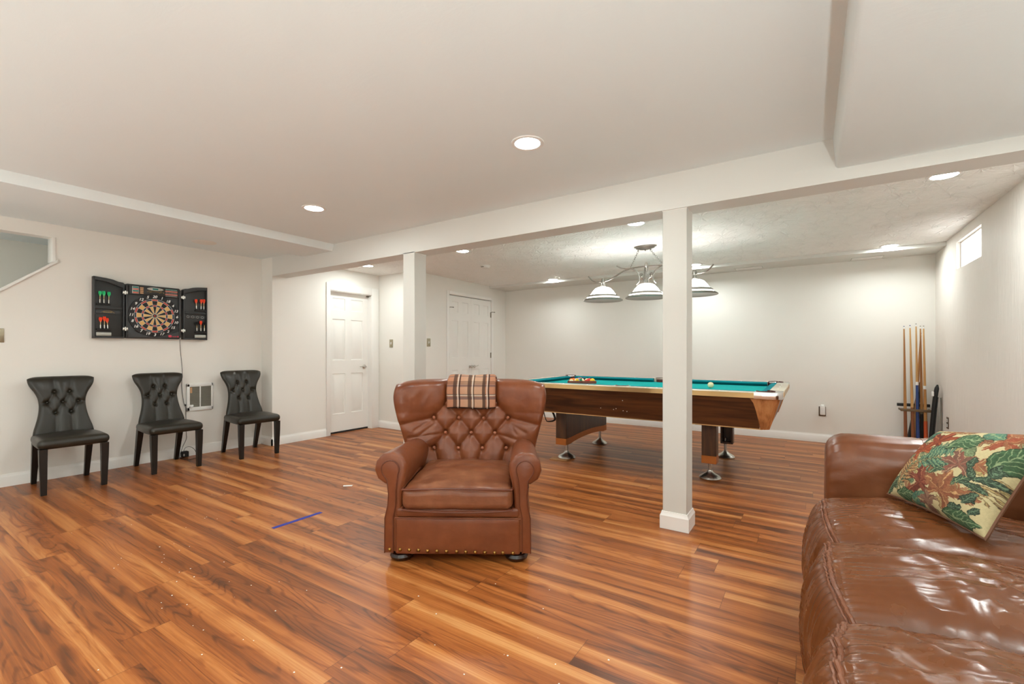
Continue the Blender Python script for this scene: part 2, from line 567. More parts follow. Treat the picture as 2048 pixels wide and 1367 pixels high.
        if weld or fixn:
            bm = bmesh.new()
            bm.from_mesh(me)
            if weld:
                bmesh.ops.remove_doubles(bm, verts=bm.verts[:], dist=1e-5)
            bmesh.ops.recalc_face_normals(bm, faces=bm.faces[:])
            bm.to_mesh(me)
            bm.free()
        me.set_sharp_from_angle(angle=math.radians(sharp))
        ob = bpy.data.objects.new(name, me)
        COL.objects.link(ob)
        if loc:
            ob.location = loc
        if parent is not None:
            ob.parent = parent
        return ob


def tag(o, label=None, cat=None, group=None, kind=None):
    if label:
        o['label'] = label
    if cat:
        o['category'] = cat
    if group:
        o['group'] = group
    if kind:
        o['kind'] = kind
    return o


def thing(name, label, cat, loc=(0, 0, 0), rot=0.0, group=None, kind=None):
    o = bpy.data.objects.new(name, None)
    o.empty_display_size = 0.1
    COL.objects.link(o)
    o.location = loc
    o.rotation_euler = (0, 0, rot)
    return tag(o, label, cat, group, kind)


def struct(name, mb, mats, parent=None, **kw):
    o = mb.build(name, mats, parent, **kw)
    if parent is None:
        o['kind'] = 'structure'
    return o


def copy_tree(o, parent=None):
    kids = [c for c in list(o.children)]
    c = o.copy()
    COL.objects.link(c)
    if parent is not None:
        c.parent = parent
    for k in kids:
        copy_tree(k, c)
    return c


def rot90(d):
    return math.radians(d)


# ----------------------------------------------------------------------------- the room
ZC = 2.197          # ceiling
ZB = 1.976          # underside of the beam
XL, XD, XC, XR = -5.47, -5.235, -4.51, 1.14
YB0, YB1, YA, YK = 2.872, 3.05, 4.437, 6.64
YF = -3.2
ZS = 2.157          # underside of the bulkhead along the back wall
T = 0.12

mb = MB().box((-6.8, YF - 0.1, -0.1), (XR + 0.12, YK + 0.12, 0.0))
o = struct('floor', mb, M['floor'])
mb = MB().box((-6.8, YF - 0.1, ZC), (XR + 0.12, YB0 + 0.09, ZC + 0.12))
struct('ceiling', mb, M['ceil'])
mb = MB().box((-6.8, YB0 + 0.09, ZC), (XR + 0.12, YK + 0.12, ZC + 0.12))
struct('ceiling_rear', mb, M['ceil_swirl'])

# left wall with the sloping stair opening cut through it
mb = MB()
mb.prism([(1.10, 0), (YB0, 0), (YB0, ZC), (1.10, ZC)], XL - T, XL, 'x')
mb.prism([(YF, 2.085), (1.10, 2.085), (1.10, ZC), (YF, ZC)], XL - T, XL, 'x')
mb.prism([(-1.05, 0), (1.10, 0), (1.10, 1.877), (-1.05, 0.018)], XL - T, XL, 'x')
mb.prism([(YF, 0), (-1.05, 0), (-1.05, 2.085), (YF, 2.085)], XL - T, XL, 'x')
struct('wall_left', mb, M['wall'])
# white edging of the stair opening
mb = MB()
sl = (1.877 - 0.018) / 2.15
mb.prism([(1.115, 1.893), (1.115, 1.868), (-1.03, 1.868 - sl * 2.145), (-1.03, 1.893 - sl * 2.145)], XL - T - 0.01, XL + 0.026, 'x', bev=0.004)
mb.box((XL - T - 0.01, 1.082, 1.876), (XL + 0.008, 1.106, 2.085), bev=0.003)
struct('trim_1', mb, M['trim'])
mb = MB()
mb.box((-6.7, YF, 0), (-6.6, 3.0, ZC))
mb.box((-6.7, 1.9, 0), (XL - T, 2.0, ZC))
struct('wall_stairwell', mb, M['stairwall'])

# doorway wall (stands proud of the left wall) with its door hole
DY0, DY1, DZ = 3.632, 4.30, 1.905
mb = MB()
mb.prism([(YB0, 0), (DY0, 0), (DY0, ZC), (YB0, ZC)], XD - 0.235, XD, 'x')
mb.prism([(DY1, 0), (YA, 0), (YA, ZC), (DY1, ZC)], XD - 0.235, XD, 'x')
mb.prism([(DY0, DZ), (DY1, DZ), (DY1, ZC), (DY0, ZC)], XD - 0.235, XD, 'x')
mb.box((XD - 0.30, DY0 - 0.1, 0), (XD - 0.235, DY1 + 0.1, ZC))
struct('wall_doorway', mb, M['wall'])
mb = MB().box((XD - 0.25, YA, 0), (XC - T, YA + T, ZC))
struct('wall_alcove', mb, M['wall'])
KY0, KY1, KZ = 5.14, 6.207, 1.953
mb = MB()
mb.prism([(YA, 0), (KY0, 0), (KY0, ZC), (YA, ZC)], XC - T, XC, 'x')
mb.prism([(KY1, 0), (YK, 0), (YK, ZC), (KY1, ZC)], XC - T, XC, 'x')
mb.prism([(KY0, KZ), (KY1, KZ), (KY1, ZC), (KY0, ZC)], XC - T, XC, 'x')
mb.box((XC - T - 0.05, KY0 - 0.05, 0), (XC - T, KY1 + 0.05, ZC))
struct('wall_closet', mb, M['wall'])
mb = MB().box((XC - T, YK, 0), (XR + T, YK + T, ZC))
struct('wall_back', mb, M['wall'])
WY0, WY1, WZ0, WZ1 = 5.062, 5.806, 1.858, 2.113
mb = MB()
mb.prism([(YF, 0), (WY0, 0), (WY0, ZC), (YF, ZC)], XR, XR + T, 'x')
mb.prism([(WY1, 0), (YK, 0), (YK, ZC), (WY1, ZC)], XR, XR + T, 'x')
mb.prism([(WY0, 0), (WY1, 0), (WY1, WZ0), (WY0, WZ0)], XR, XR + T, 'x')
mb.prism([(WY0, WZ1), (WY1, WZ1), (WY1, ZC), (WY0, ZC)], XR, XR + T, 'x')
struct('wall_right', mb, M['wall_comb'])
mb = MB().box((-6.8, YF - 0.1, 0), (XR + T, YF, ZC))
struct('wall_front', mb, M['wall'])

w = thing('window_1', 'small bright basement window high on the right wall', None, ((XR + 0.03), (WY0 + WY1) / 2, WZ0), kind='structure')
hw, hh = (WY1 - WY0) / 2, WZ1 - WZ0
mb = MB().box((0.012, -hw, 0), (0.02, hw, hh))
mb.build('pane', M['pane'], w)
mb = MB()
for a, b in (((0, -hw, 0), (0.03, hw, 0.012)), ((0, -hw, hh - 0.012), (0.03, hw, hh)), ((0, -hw, 0), (0.03, -hw + 0.012, hh)), ((0, hw - 0.012, 0), (0.03, hw, hh))):
    mb.box(a, b, bev=0.002)
mb.build('frame', M['trim'], w)

# beam, bulkheads
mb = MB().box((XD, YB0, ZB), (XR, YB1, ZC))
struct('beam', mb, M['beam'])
mb = MB().prism([(-4.60, 2.129), (-4.10, 2.129), (-4.075, ZC), (-4.60, ZC)], YF, YB0, 'y')
struct('ceiling_bulkhead', mb, M['ceil'])
mb = MB().prism([(0.128, 2.041), (XR, 2.041), (XR, ZC), (0.10, ZC), (0.110, 2.055), (0.118, 2.044)], YF, YB0, 'y')
struct('ceiling_soffit', mb, M['ceil'])
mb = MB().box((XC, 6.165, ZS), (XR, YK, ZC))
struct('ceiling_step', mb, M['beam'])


def skirt(mb, p0, p1, nrm, h=0.10, t=0.014):
    """baseboard run from p0 to p1 on a wall whose room side is nrm"""
    p0, p1, nrm = Vector(p0), Vector(p1), Vector(nrm)
    prof = [(0, 0), (t, 0), (t, h * 0.76), (t * 0.72, h * 0.84), (t * 0.40, h * 0.93), (t * 0.35, h), (0, h)]
    k = len(prof)
    vs = []
    for p in (p0, p1):
        for a, z in prof:
            q = p + nrm * a
            vs.append((q.x, q.y, z))
    fs = [(i, (i + 1) % k, k + (i + 1) % k, k + i) for i in range(k)] + [tuple(range(k)), tuple(range(2 * k - 1, k - 1, -1))]
    mb.add(vs, fs)


def skirting(name, runs):
    mb = MB()
    for r in runs:
        skirt(mb, *r)
    struct(name, mb, M['trim'], fixn=True)


skirting('baseboard_left', [((XL, -1.0, 0), (XL, YB0, 0), (1, 0, 0)), ((XL, YB0, 0), (XD + 0.014, YB0, 0), (0, -1, 0))])
skirting('baseboard_doorway', [((XD, YB0 - 0.014, 0), (XD, DY0 - 0.06, 0), (1, 0, 0))])
skirting('baseboard_alcove', [((XD, YA, 0), (XC + 0.014, YA, 0), (0, -1, 0))])
skirting('baseboard_closet', [((XC, YA - 0.014, 0), (XC, KY0 - 0.055, 0), (1, 0, 0)), ((XC, KY1 + 0.055, 0), (XC, YK, 0), (1, 0, 0))])
skirting('baseboard_back', [((XC, YK, 0), (XR, YK, 0), (0, -1, 0))])
skirting('baseboard_right', [((XR, YF, 0), (XR, YK, 0), (-1, 0, 0))])


def column(x0, x1, y0, y1, label):
    c = thing('column', label, None, ((x0 + x1) / 2, (y0 + y1) / 2, 0), kind='structure')
    a, b = (x1 - x0) / 2, (y1 - y0) / 2
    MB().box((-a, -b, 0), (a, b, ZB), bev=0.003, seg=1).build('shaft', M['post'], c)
    mb = MB()
    rings = [(0.014, 0.0), (0.014, 0.080), (0.010, 0.088), (0.006, 0.098), (0.005, 0.105), (0.0, 0.106)]
    vs = [q for e, z in rings for q in ((-a - e, -b - e, z), (a + e, -b - e, z), (a + e, b + e, z), (-a - e, b + e, z))]
    mb.add(vs, [(k * 4 + i, k * 4 + (i + 1) % 4, k * 4 + 4 + (i + 1) % 4, k * 4 + 4 + i) for k in range(5) for i in range(4)])
    mb.build('base', M['trim'], c, sharp=20)
    MB().box((-a - 0.002, -b - 0.002, ZB - 0.004), (a + 0.002, b + 0.002, ZB + 0.006)).build('cap', M['trim'], c)
    return c


M['post'] = wall_mat('shaded_post_paint', (0.64, 0.625, 0.58, 1))  # paint darkened to carry the shade that falls on the posts


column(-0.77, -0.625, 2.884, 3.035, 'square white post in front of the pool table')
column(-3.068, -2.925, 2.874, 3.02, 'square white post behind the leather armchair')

# --------------------------------------------------------------------------- doors
def panel_leaf(w, h, panels, th=0.035):
    """door leaf in the XZ plane facing -Y (front at y=0); panels = (x0,x1,z0,z1)"""
    mb = MB()
    xs = sorted({0, w} | {a for p in panels for a in p[:2]})
    zs = sorted({0, h} | {a for p in panels for a in p[2:]})
    P = {(p[0], p[2]) for p in panels}
    for i in range(len(xs) - 1):
        for j in range(len(zs) - 1):
            x0, x1, z0, z1 = xs[i], xs[i + 1], zs[j], zs[j + 1]
            if any(p[0] <= x0 and x1 <= p[1] and p[2] <= z0 and z1 <= p[3] for p in panels):
                rings = [(0, 0), (0.004, 0.009), (0.016, 0.009), (0.034, 0.002)]
                loops = [[(x0 + k, y, z0 + k), (x1 - k, y, z0 + k), (x1 - k, y, z1 - k), (x0 + k, y, z1 - k)] for k, y in rings]
                vs = [q for l in loops for q in l]
                fs = [(a * 4 + k, a * 4 + (k + 1) % 4, a * 4 + 4 + (k + 1) % 4, a * 4 + 4 + k) for a in range(3) for k in range(4)]
                fs.append((12, 13, 14, 15))
                mb.add(vs, fs)
            else:
                mb.add([(x0, 0, z0), (x1, 0, z0), (x1, 0, z1), (x0, 0, z1)], [(0, 1, 2, 3)])
    mb.add([(0, 0, 0), (w, 0, 0), (w, 0, h), (0, 0, h), (0, th, 0), (w, th, 0), (w, th, h), (0, th, h)],
           [(4, 7, 6, 5), (0, 4, 5, 1), (1, 5, 6, 2), (2, 6, 7, 3), (3, 7, 4, 0)])
    return mb


def six_panels(w, h):
    m = 0.085 * w / 0.64
    c = w / 2
    g = 0.048
    rows = [(0.235, 0.775), (0.955, 1.505), (1.625, 1.785)]
    s = h / 1.87
    return [(x0, x1, a * s, b * s) for a, b in rows for x0, x1 in ((m, c - g), (c + g, w - m))]


def lever(parent, x, z, dirx, mat):
    k = MB()
    k.lathe([(0, 0), (0.030, 0), (0.031, 0.006), (0.024, 0.012), (0.012, 0.016), (0.011, 0.045), (0.0, 0.046)], 20, 0, Matrix.Translation((x, 0, z)) @ Matrix.Rotation(PI / 2, 4, 'X'))
    k.tube([(x, -0.040, z), (x + dirx * 0.03, -0.047, z), (x + dirx * 0.07, -0.045, z + 0.004), (x + dirx * 0.10, -0.040, z + 0.002)], [0.010, 0.009, 0.008, 0.007], 10)
    return k.build('handle', mat, parent)


d1 = thing('door_1', 'white six-panel door in the alcove with a lever handle', None, (XD, DY0, 0), PI / 2, kind='structure')
lw, lh = DY1 - DY0 - 0.008, 1.877
leaf = panel_leaf(lw, lh, six_panels(lw, lh)).build('leaf', M['door'], d1, loc=(0.004, 0.075, 0.022))
lever(leaf, lw - 0.062, 0.86, -1, M['nickel'])
mb = MB()
for x0, x1, z0, z1 in ((-0.058, -0.0005, 0, DZ + 0.092), (lw + 0.006, lw + 0.012 + 0.116, 0, DZ + 0.092), (-0.0005, lw + 0.006, DZ - 0.002, DZ + 0.092)):
    mb.box((x0, -0.016, z0), (x1, -0.0005, z1), bev=0.004)
mb.build('casing', M['trim'], d1)
mb = MB()
mb.box((0.0005, -0.006, 0), (0.0035, 0.11, DZ - 0.001))
mb.box((lw + 0.0045, -0.006, 0), (lw + 0.0075, 0.11, DZ - 0.001))
mb.box((0.0005, -0.006, DZ - 0.010), (lw + 0.0075, 0.11, DZ - 0.001))
mb.box((0.003, 0.064, DZ - 0.024), (lw + 0.005, 0.0745, DZ - 0.009))
mb.build('jamb', M['trim'], d1)
MB().box((0.0, 0.068, 0.0005), (lw, 0.20, 0.020)).build('threshold_gap', M['gapblack'], d1)
mb = MB()
mb.box((lw - 0.03, 0.050, lh - 0.004), (lw + 0.006, 0.075, lh + 0.014), bev=0.003)
mb.tube([(lw - 0.02, 0.052, lh + 0.005), (lw + 0.02, -0.01, lh + 0.02)], 0.004, 8)
mb.build('catch', M['hinge'], d1)

d2 = thing('door_2', 'white double closet door with two small knobs on the alcove side wall', None, (XC, KY0, 0), PI / 2, kind='structure')
tw = KY1 - KY0
lw2 = tw / 2 - 0.003
for k in range(2):
    x0 = 0.002 + k * (lw2 + 0.002)
    lf = panel_leaf(lw2, 1.93, six_panels(lw2, 1.93)).build('leaf', M['door'], d2, loc=(x0, 0.006, 0.014))
    kx = lw2 - 0.035 if k == 0 else 0.035
    kb = MB().lathe([(0, 0), (0.020, 0), (0.020, 0.004), (0.009, 0.010), (0.009, 0.025), (0.022, 0.036), (0.024, 0.048), (0.016, 0.057), (0, 0.059)], 18, 0,
                    Matrix.Translation((kx, 0, 0.845)) @ Matrix.Rotation(PI / 2, 4, 'X'))
    if k == 1:
        kb.tube([(kx, -0.045, 0.845), (kx + 0.05, -0.05, 0.85), (kx + 0.10, -0.045, 0.862)], 0.006, 8)
    kb.build('knob', M['nickel'], lf)
    hx = 0.0 if k == 0 else lw2
    for hz in (1.70, 1.02):
        h = MB().lathe([(0, -0.045), (0.008, -0.045), (0.008, 0.045), (0, 0.045)], 10, 0, Matrix.Translation((hx, -0.006, hz)))
        h.box((hx - 0.012, -0.003, hz - 0.042), (hx + 0.012, 0.001, hz + 0.042))
        if hz > 1.5:
            h.tube([(hx, -0.006, hz + 0.045), (hx + 0.01, -0.03, hz + 0.047), (hx + 0.05, -0.045, hz + 0.047)], 0.0045, 8)
            h.lathe([(0, -0.006), (0.007, -0.006), (0.007, 0.006), (0, 0.006)], 10, 0, Matrix.Translation((hx + 0.052, -0.045, hz + 0.047)) @ Matrix.Rotation(PI / 2, 4, 'Y'))
        h.build('hinge', M['hinge'], lf)
mb = MB()
for x0, x1, z0, z1 in ((-0.056, -0.001, 0, KZ + 0.055), (tw + 0.001, tw + 0.056, 0, KZ + 0.055), (-0.001, tw + 0.001, KZ + 0.004, KZ + 0.055)):
    mb.box((x0, -0.014, z0), (x1, -0.0005, z1), bev=0.004)
mb.build('casing', M['trim'], d2)
MB().box((0.0, 0.045, 0.0), (tw, 0.10, KZ)).build('dark_interior', M['gapblack'], d2)

# --------------------------------------------------------------------------- ceiling lights
LIGHT_W = 8.0
FILL_W = 20.0  # power of the added fill uplights
FILL_C = (0.90, 1.0, 0.98)
def recessed(loc, label, power=None):
    o = thing('ceiling_light', label, 'ceiling light', loc, 0, 'recessed ceiling lights')
    prof = [(0.066, 0.0), (0.068, -0.004), (0.078, -0.007), (0.086, -0.004), (0.0875, 0.0)]
    MB().lathe(prof, 36).build('trim_ring', M['white_plastic'], o)
    MB().lathe([(0.0, -0.0035), (0.066, -0.0035)], 36).build('lens', M['lens'], o, fixn=True)
    la = bpy.data.lights.new('lamp_light', 'AREA')
    la.shape = 'DISK'
    la.size = 0.13
    la.energy = power or LIGHT_W
    la.color = (0.92, 1.0, 0.98)
    lo = bpy.data.objects.new('lamp_light', la)
    COL.objects.link(lo)
    lo.location = (0, 0, -0.006)
    lo.parent = o
    return o


recessed((-1.244, 2.039, ZC), 'lit recessed ceiling light nearest the camera, above the armchair')
recessed((-3.177, 2.066, ZC), 'lit recessed ceiling light in front of the beam, towards the dartboard')
recessed((0.70, 3.842, ZC), 'lit recessed ceiling light just under the beam edge at the right wall')
recessed((-1.245, 3.824, ZC), 'lit recessed ceiling light between beam and pool table lamp, left of the front post')
recessed((-3.174, 3.839, ZC), 'lit recessed ceiling light beside the rear white post, behind the beam')
recessed((-4.739, 3.831, ZC), 'lit recessed ceiling light in front of the alcove door', 6.0)
recessed((-3.283, 6.13, ZC), 'lit recessed ceiling light by the back wall, left of the pool lamp', 6.5)
recessed((0.695, 6.09, ZC), 'lit recessed ceiling light in the far right corner above the cues', 6.0)
recessed((-1.217, 6.069, ZC), 'lit recessed ceiling light half hidden behind the post, by the back wall', 6.8)
# unseen fixtures continue the grid to light the room; stair one is added fill
for (x, y, z, lb) in ((-1.244, 0.25, ZC, 'recessed ceiling light over the middle of the room behind the camera'),
                      (-3.177, 0.25, ZC, 'recessed ceiling light behind the camera towards the stairs'),
                      (-1.244, -1.55, ZC, 'recessed ceiling light in the centre of the unseen front end'),
                      (-3.177, -1.55, ZC, 'recessed ceiling light at the stair side of the unseen front end'),
                      (0.70, 2.05, 2.041, 'recessed ceiling light in the soffit above the sofa'),
                      (0.70, 0.25, 2.041, 'recessed ceiling light in the soffit above the near sofa arm'),
                      (-6.1, 0.0, ZC, 'added unseen fill light over the stairs behind the left wall')):
    recessed((x, y, z), lb, 4.0 if x < -6 else None)

# can-shaped fill lamps added out of view behind the camera to brighten the ceiling
def add_fill_uplight(x, y, label, power=1.0):
    fl = thing('unseen_fill_uplight', label, 'fill lamp', (x, y, 0), 0, 'added fill uplights behind the camera')
    MB().lathe([(0, 0), (0.09, 0.0), (0.095, 0.01), (0.095, 0.24), (0.088, 0.24), (0.084, 0.05), (0, 0.05)], 32).build('can', M['black_plastic'], fl, fixn=True)
    MB().lathe([(0, 0.05), (0.02, 0.06), (0.02, 0.10), (0.05, 0.17), (0.03, 0.20), (0, 0.205)], 20).build('bulb', M['white_plastic'], fl, fixn=True)
    la = bpy.data.lights.new('bulb_light', 'AREA')
    la.shape = 'DISK'
    la.size = 0.16
    la.energy = FILL_W * power
    la.color = FILL_C
    lo = bpy.data.objects.new('bulb_light', la)
    COL.objects.link(lo)
    lo.location = (0, 0, 0.245)
    lo.rotation_euler = (PI, 0, 0)
    lo.parent = fl


add_fill_uplight(0.80, -0.95, 'added fill uplight in a black can, unseen behind the camera, under the soffit', 3.6)
add_fill_uplight(-4.4, -1.6, 'added fill uplight in a black can, unseen behind the camera, at the stair side', 1.2)
add_fill_uplight(-2.4, -1.6, 'added fill uplight in a black can, unseen behind the camera, middle of the row')
add_fill_uplight(-0.45, -1.6, 'added fill uplight in a black can, unseen behind the camera, at the sofa side')
o = thing('ceiling_cover', 'flat round unlit cover plate on the ceiling over the dartboard', 'cover plate', (-5.092, 2.102, ZC))
MB().lathe([(0, -0.010), (0.075, -0.010), (0.10, -0.006), (0.108, 0.0)], 40).build('plate', M['lens_off'], o, fixn=True)
o = thing('smoke_detector', 'white round smoke detector on the textured ceiling', 'smoke detector', (-3.48, 4.66, ZC))
MB().lathe([(0, -0.034), (0.035, -0.033), (0.05, -0.028), (0.058, -0.012), (0.066, -0.010), (0.068, 0.0)], 28).build('housing', M['white_plastic'], o, fixn=True)
MB().box((-0.02, -0.064, -0.028), (0.02, -0.05, -0.016), bev=0.003).build('vent_slot', M['grille'], o)
for (x0, x1, y, lb) in ((-0.80, -0.50, 6.47, 'flush access panel in the back ceiling bulkhead beside the pool lamp'),
                        (0.40, 0.68, 6.50, 'flush access panel in the back ceiling bulkhead near the right corner')):
    o = thing('ceiling_panel', lb, 'ceiling panel', ((x0 + x1) / 2, y, ZS), 0, 'ceiling access panels')
    a = (x1 - x0) / 2
    MB().box((-a, -0.075, -0.005), (a, 0.075, 0.0), bev=0.002).build('plate', M['trim'], o)
    MB().box((-a - 0.004, -0.079, -0.0015), (a + 0.004, 0.079, 0.0)).build('shadow_gap', M['grille'], o)

# --------------------------------------------------------------------------- plates
def switch(loc, rot, label, mat, group='light switches'):
    o = thing('light_switch', label, 'light switch', loc, rot, group)
    MB().box((-0.035, -0.006, -0.057), (0.035, 0, 0.057), bev=0.003).build('plate', mat, o)
    mb = MB().box((-0.009, -0.0085, -0.016), (0.009, -0.006, 0.016), bev=0.001)
    mb.box((-0.0045, -0.020, -0.002), (0.0045, -0.006, 0.010), bev=0.0015)
    mb.build('toggle', M['white_plastic'], o)
    for z in (-0.042, 0.042):
        mb = MB().lathe([(0, -0.0075), (0.003, -0.0075), (0.0035, -0.006)], 8, 0, Matrix.Translation((0, 0, z)) @ Matrix.Rotation(-PI / 2, 4, 'X') @ Matrix.Scale(-1, 4, (0, 0, 1)))
        mb.build('screw', M['hinge'], o)
    return o


switch((-4.974, YA, 1.212), 0, 'brushed metal light switch on the alcove wall beside the panel door', M['switch_plate'])
switch((XC, 4.704, 1.225), PI / 2, 'brushed metal light switch on the wall between post and closet', M['switch_plate'])
switch((XL, 0.770, 1.228), PI / 2, 'light switch cut off by the left edge, under the stair opening', M['switch_plate'])


def outlet(loc, rot, label, mat):
    o = thing('wall_outlet', label, 'outlet', loc, rot, 'wall outlets')
    MB().box((-0.036, -0.006, -0.058), (0.036, 0, 0.058), bev=0.003).build('plate', mat, o)
    for z in (-0.024, 0.024):
        k = MB().rbox((-0.017, -0.009, z - 0.015), (0.017, -0.004, z + 0.015), 0.004, ni=2, nr=2)
        k.build('socket', M['white_plastic'], o)
        MB().box((-0.008, -0.0098, z - 0.002), (-0.005, -0.0088, z + 0.008)).box((0.005, -0.0098, z - 0.002), (0.008, -0.0088, z + 0.008)).build('slot', M['gapblack'], o)
    return o


outlet((0.125, YK, 0.375), 0, 'brown wall outlet on the back wall right of the pool table', M['brown_plate'])
o = thing('plug_adapter', 'white plug-in night light in the brown back wall outlet', 'night light', (0.128, YK - 0.010, 0.365))
MB().rbox((-0.026, -0.045, -0.03), (0.026, 0.0, 0.075), 0.010, ni=3, nr=3).build('body', M['white_plastic'], o)
MB().rbox((-0.020, -0.040, 0.06), (0.020, -0.004, 0.092), 0.010, ni=3, nr=3).build('shade', M['num_white'], o)
outlet((XR, 6.106, 0.392), -PI / 2, 'dark wall outlet on the right wall beside the leaning cue case', M['brown_plate'])

# --------------------------------------------------------------------------- wall heater
h = thing('wall_heater', 'white square wall heater with grey louvres between two black chairs', 'wall heater', (XL, 2.214, 0.470), PI / 2)
a, H = 0.126, 0.288
mb = MB()
for lo, hi in (((-a, -0.022, 0), (a, 0, 0.040)), ((-a, -0.022, H - 0.034), (a, 0, H)), ((-a, -0.022, 0), (-a + 0.030, 0, H)), ((a - 0.020, -0.022, 0), (a, 0, H)), ((-0.005, -0.022, 0.03), (0.007, -0.006, H - 0.02))):
    mb.box(lo, hi, bev=0.006)
mb.box((-a + 0.022, -0.021, 0.032), (-a + 0.062, -0.004, 0.066), bev=0.003)
mb.build('frame', M['white_plastic'], h)
mb = MB().box((-a + 0.02, -0.006, 0.03), (a - 0.012, -0.001, H - 0.025))
mb.build('backing', M['grille_back'], h)
mb = MB()
for i in range(22):
    z = 0.040 + i * (H - 0.078) / 21
    X = Matrix.Translation((0, -0.012, z)) @ Matrix.Rotation(rot90(38), 4, 'X')
    mb.box((-a + 0.028, -0.006, -0.0016), (a - 0.018, 0.006, 0.0016), X=X)
mb.build('louvres', M['grille'], h)
MB().lathe([(0, 0.0), (0.014, 0.0), (0.013, 0.016), (0.010, 0.018), (0, 0.018)], 18, 0, Matrix.Translation((-a + 0.036, -0.021, 0.046)) @ Matrix.Rotation(PI / 2, 4, 'X')).build('dial', M['white_plastic'], h)
MB().box((-a + 0.030, -0.0205, H - 0.098), (-a + 0.050, -0.0185, H - 0.038)).build('rating_label', M['amber'], h)

# --------------------------------------------------------------------------- dartboard cabinet
DB0 = (XL, 1.80, 1.22)
db = thing('dartboard_cabinet', 'open black electronic dartboard cabinet on the left wall', 'dartboard', DB0, PI / 2)
# body (x = along the wall, z above 1.22), front faces -y
def rnd(x0, x1, z0, z1, r, n=4):
    pts = []
    for cx, cz, a0 in ((x1 - r, z0 + r, -90), (x1 - r, z1 - r, 0), (x0 + r, z1 - r, 90), (x0 + r, z0 + r, 180)):
        for i in range(n + 1):
            a = math.radians(a0 + 90 * i / n)
            pts.append((cx + r * math.cos(a), cz + r * math.sin(a)))
    return pts


mb = MB()
mb.prism(rnd(-0.229, 0.219, 0.004, 0.523, 0.018), -0.050, 0.0, 'y', bev=0.004)
body = mb.build('body', M['dark_plastic'], db)
mb = MB()
mb.box((-0.229, -0.064, 0.02), (-0.213, -0.048, 0.505), bev=0.004)
mb.box((0.203, -0.064, 0.02), (0.219, -0.048, 0.505), bev=0.004)
mb.prism([(-0.212, 0.012), (0.202, 0.012), (0.202, 0.080), (0.12, 0.055), (0.0, 0.03), (-0.13, 0.055), (-0.212, 0.105)], -0.062, -0.049, 'y', bev=0.002)
mb.build('front_frame', M['dark_plastic'], db)
# target
BX, BZ, BR = -0.004, 0.229, 0.209
tg = MB()
C0 = Vector((BX, -0.066, BZ))
ORD = [20, 1, 18, 4, 13, 6, 10, 15, 2, 17, 3, 19, 7, 16, 8, 11, 14, 9, 12, 5]
rad = [0.006, 0.015, 0.092, 0.107, 0.147, 0.163]
def pt(r, a, y=-0.066):
    return (BX + r * math.sin(a), y, BZ + r * math.cos(a))
tg.prism([(BX + BR * math.cos(2 * PI * i / 72), BZ + BR * math.sin(2 * PI * i / 72)) for i in range(72)], -0.064, -0.048, 'y', 0, bev=0.003)
for k in range(20):
    a0 = (k - 0.5) * 2 * PI / 20
    for ring in range(1, 5):
        dark = (k % 2 == 0)
        if ring in (1, 3):
            m = 0 if dark else 1
        else:
            m = 2 if dark else 3
        n = 4
        vs, fs = [], []
        for i in range(n + 1):
            a = a0 + 2 * PI / 20 * i / n
            vs += [pt(rad[ring], a), pt(rad[ring + 1], a)]
        for i in range(n):
            fs.append((2 * i, 2 * i + 1, 2 * i + 3, 2 * i + 2))
        tg.add(vs, fs, m)
tgt = tg.build('target', [M['black_target'], M['ivory_target'], M['red_target'], M['navy_target']], db, fixn=False)
mb = MB()
for r0, r1, m in ((0.0, 0.007, 1), (0.007, 0.017, 0)):
    vs = [pt(r, 2 * PI * i / 32, -0.0672) for r in (r0 + 1e-4, r1) for i in range(32)]
    mb.add(vs, [(i, (i + 1) % 32, 32 + (i + 1) % 32, 32 + i) for i in range(32)], m)
mb.build('bullseye', [M['black_target'], M['red_target']], db)
mb = MB()
for r in (0.0175, 0.092, 0.107, 0.147, 0.163):
    mb.tube([pt(r, 2 * PI * i / 60, -0.0672) for i in range(60)], 0.0012, 5, closed=True)
for k in range(20):
    a = (k + 0.5) * 2 * PI / 20
    mb.tube([pt(0.018, a, -0.0672), pt(0.163, a, -0.0672)], 0.0011, 5)
mb.build('spider', M['wire'], db)
for k, v in enumerate(ORD):
    x, y, z = pt(0.187, k * 2 * PI / 20, -0.0655)
    MB().text(str(v), 0.036, (x, y, z), 0, 0.002, 0.25).build('number', M['num_white'], tgt)
# scoring panel
sp = MB().box((-0.205, -0.066, 0.425), (0.200, -0.050, 0.512), bev=0.003).build('score_panel', M['black_plastic'], db)
mb = MB()
mb.box((-0.183, -0.069, 0.434), (-0.132, -0.065, 0.505), 0, bev=0.002)
for i in range(4):
    mb.box((-0.179, -0.0705, 0.438 + i * 0.0165), (-0.136, -0.0685, 0.450 + i * 0.0165), 1 if i % 2 else 2)
mb.build('left_scoreboard', [M['silver_plastic'], M['lcd_teal'], M['lcd_red']], db)
mb = MB()
for i in range(4):
    mb.rbox((-0.123, -0.073, 0.437 + i * 0.0165), (-0.095, -0.066, 0.450 + i * 0.0165), 0.003, ni=2, nr=2)
mb.build('keypad', M['amber'], db)
mb = MB()
mb.lathe([(0, 0.0), (1.0, 0.0), (1.0, 0.5), (0.92, 1.0), (0, 1.0)], 40, 0, Matrix.Translation((0.0, -0.066, 0.492)) @ Matrix.Rotation(PI / 2, 4, 'X') @ Matrix.Diagonal((0.066, 0.016, 0.005, 1)))
mb.box((-0.023, -0.0725, 0.484), (0.023, -0.070, 0.500), 1)
mb.lathe([(0, 0), (0.003, 0), (0.003, 0.001), (0, 0.001)], 10, 2, Matrix.Translation((-0.038, -0.071, 0.492)) @ Matrix.Rotation(PI / 2, 4, 'X'))
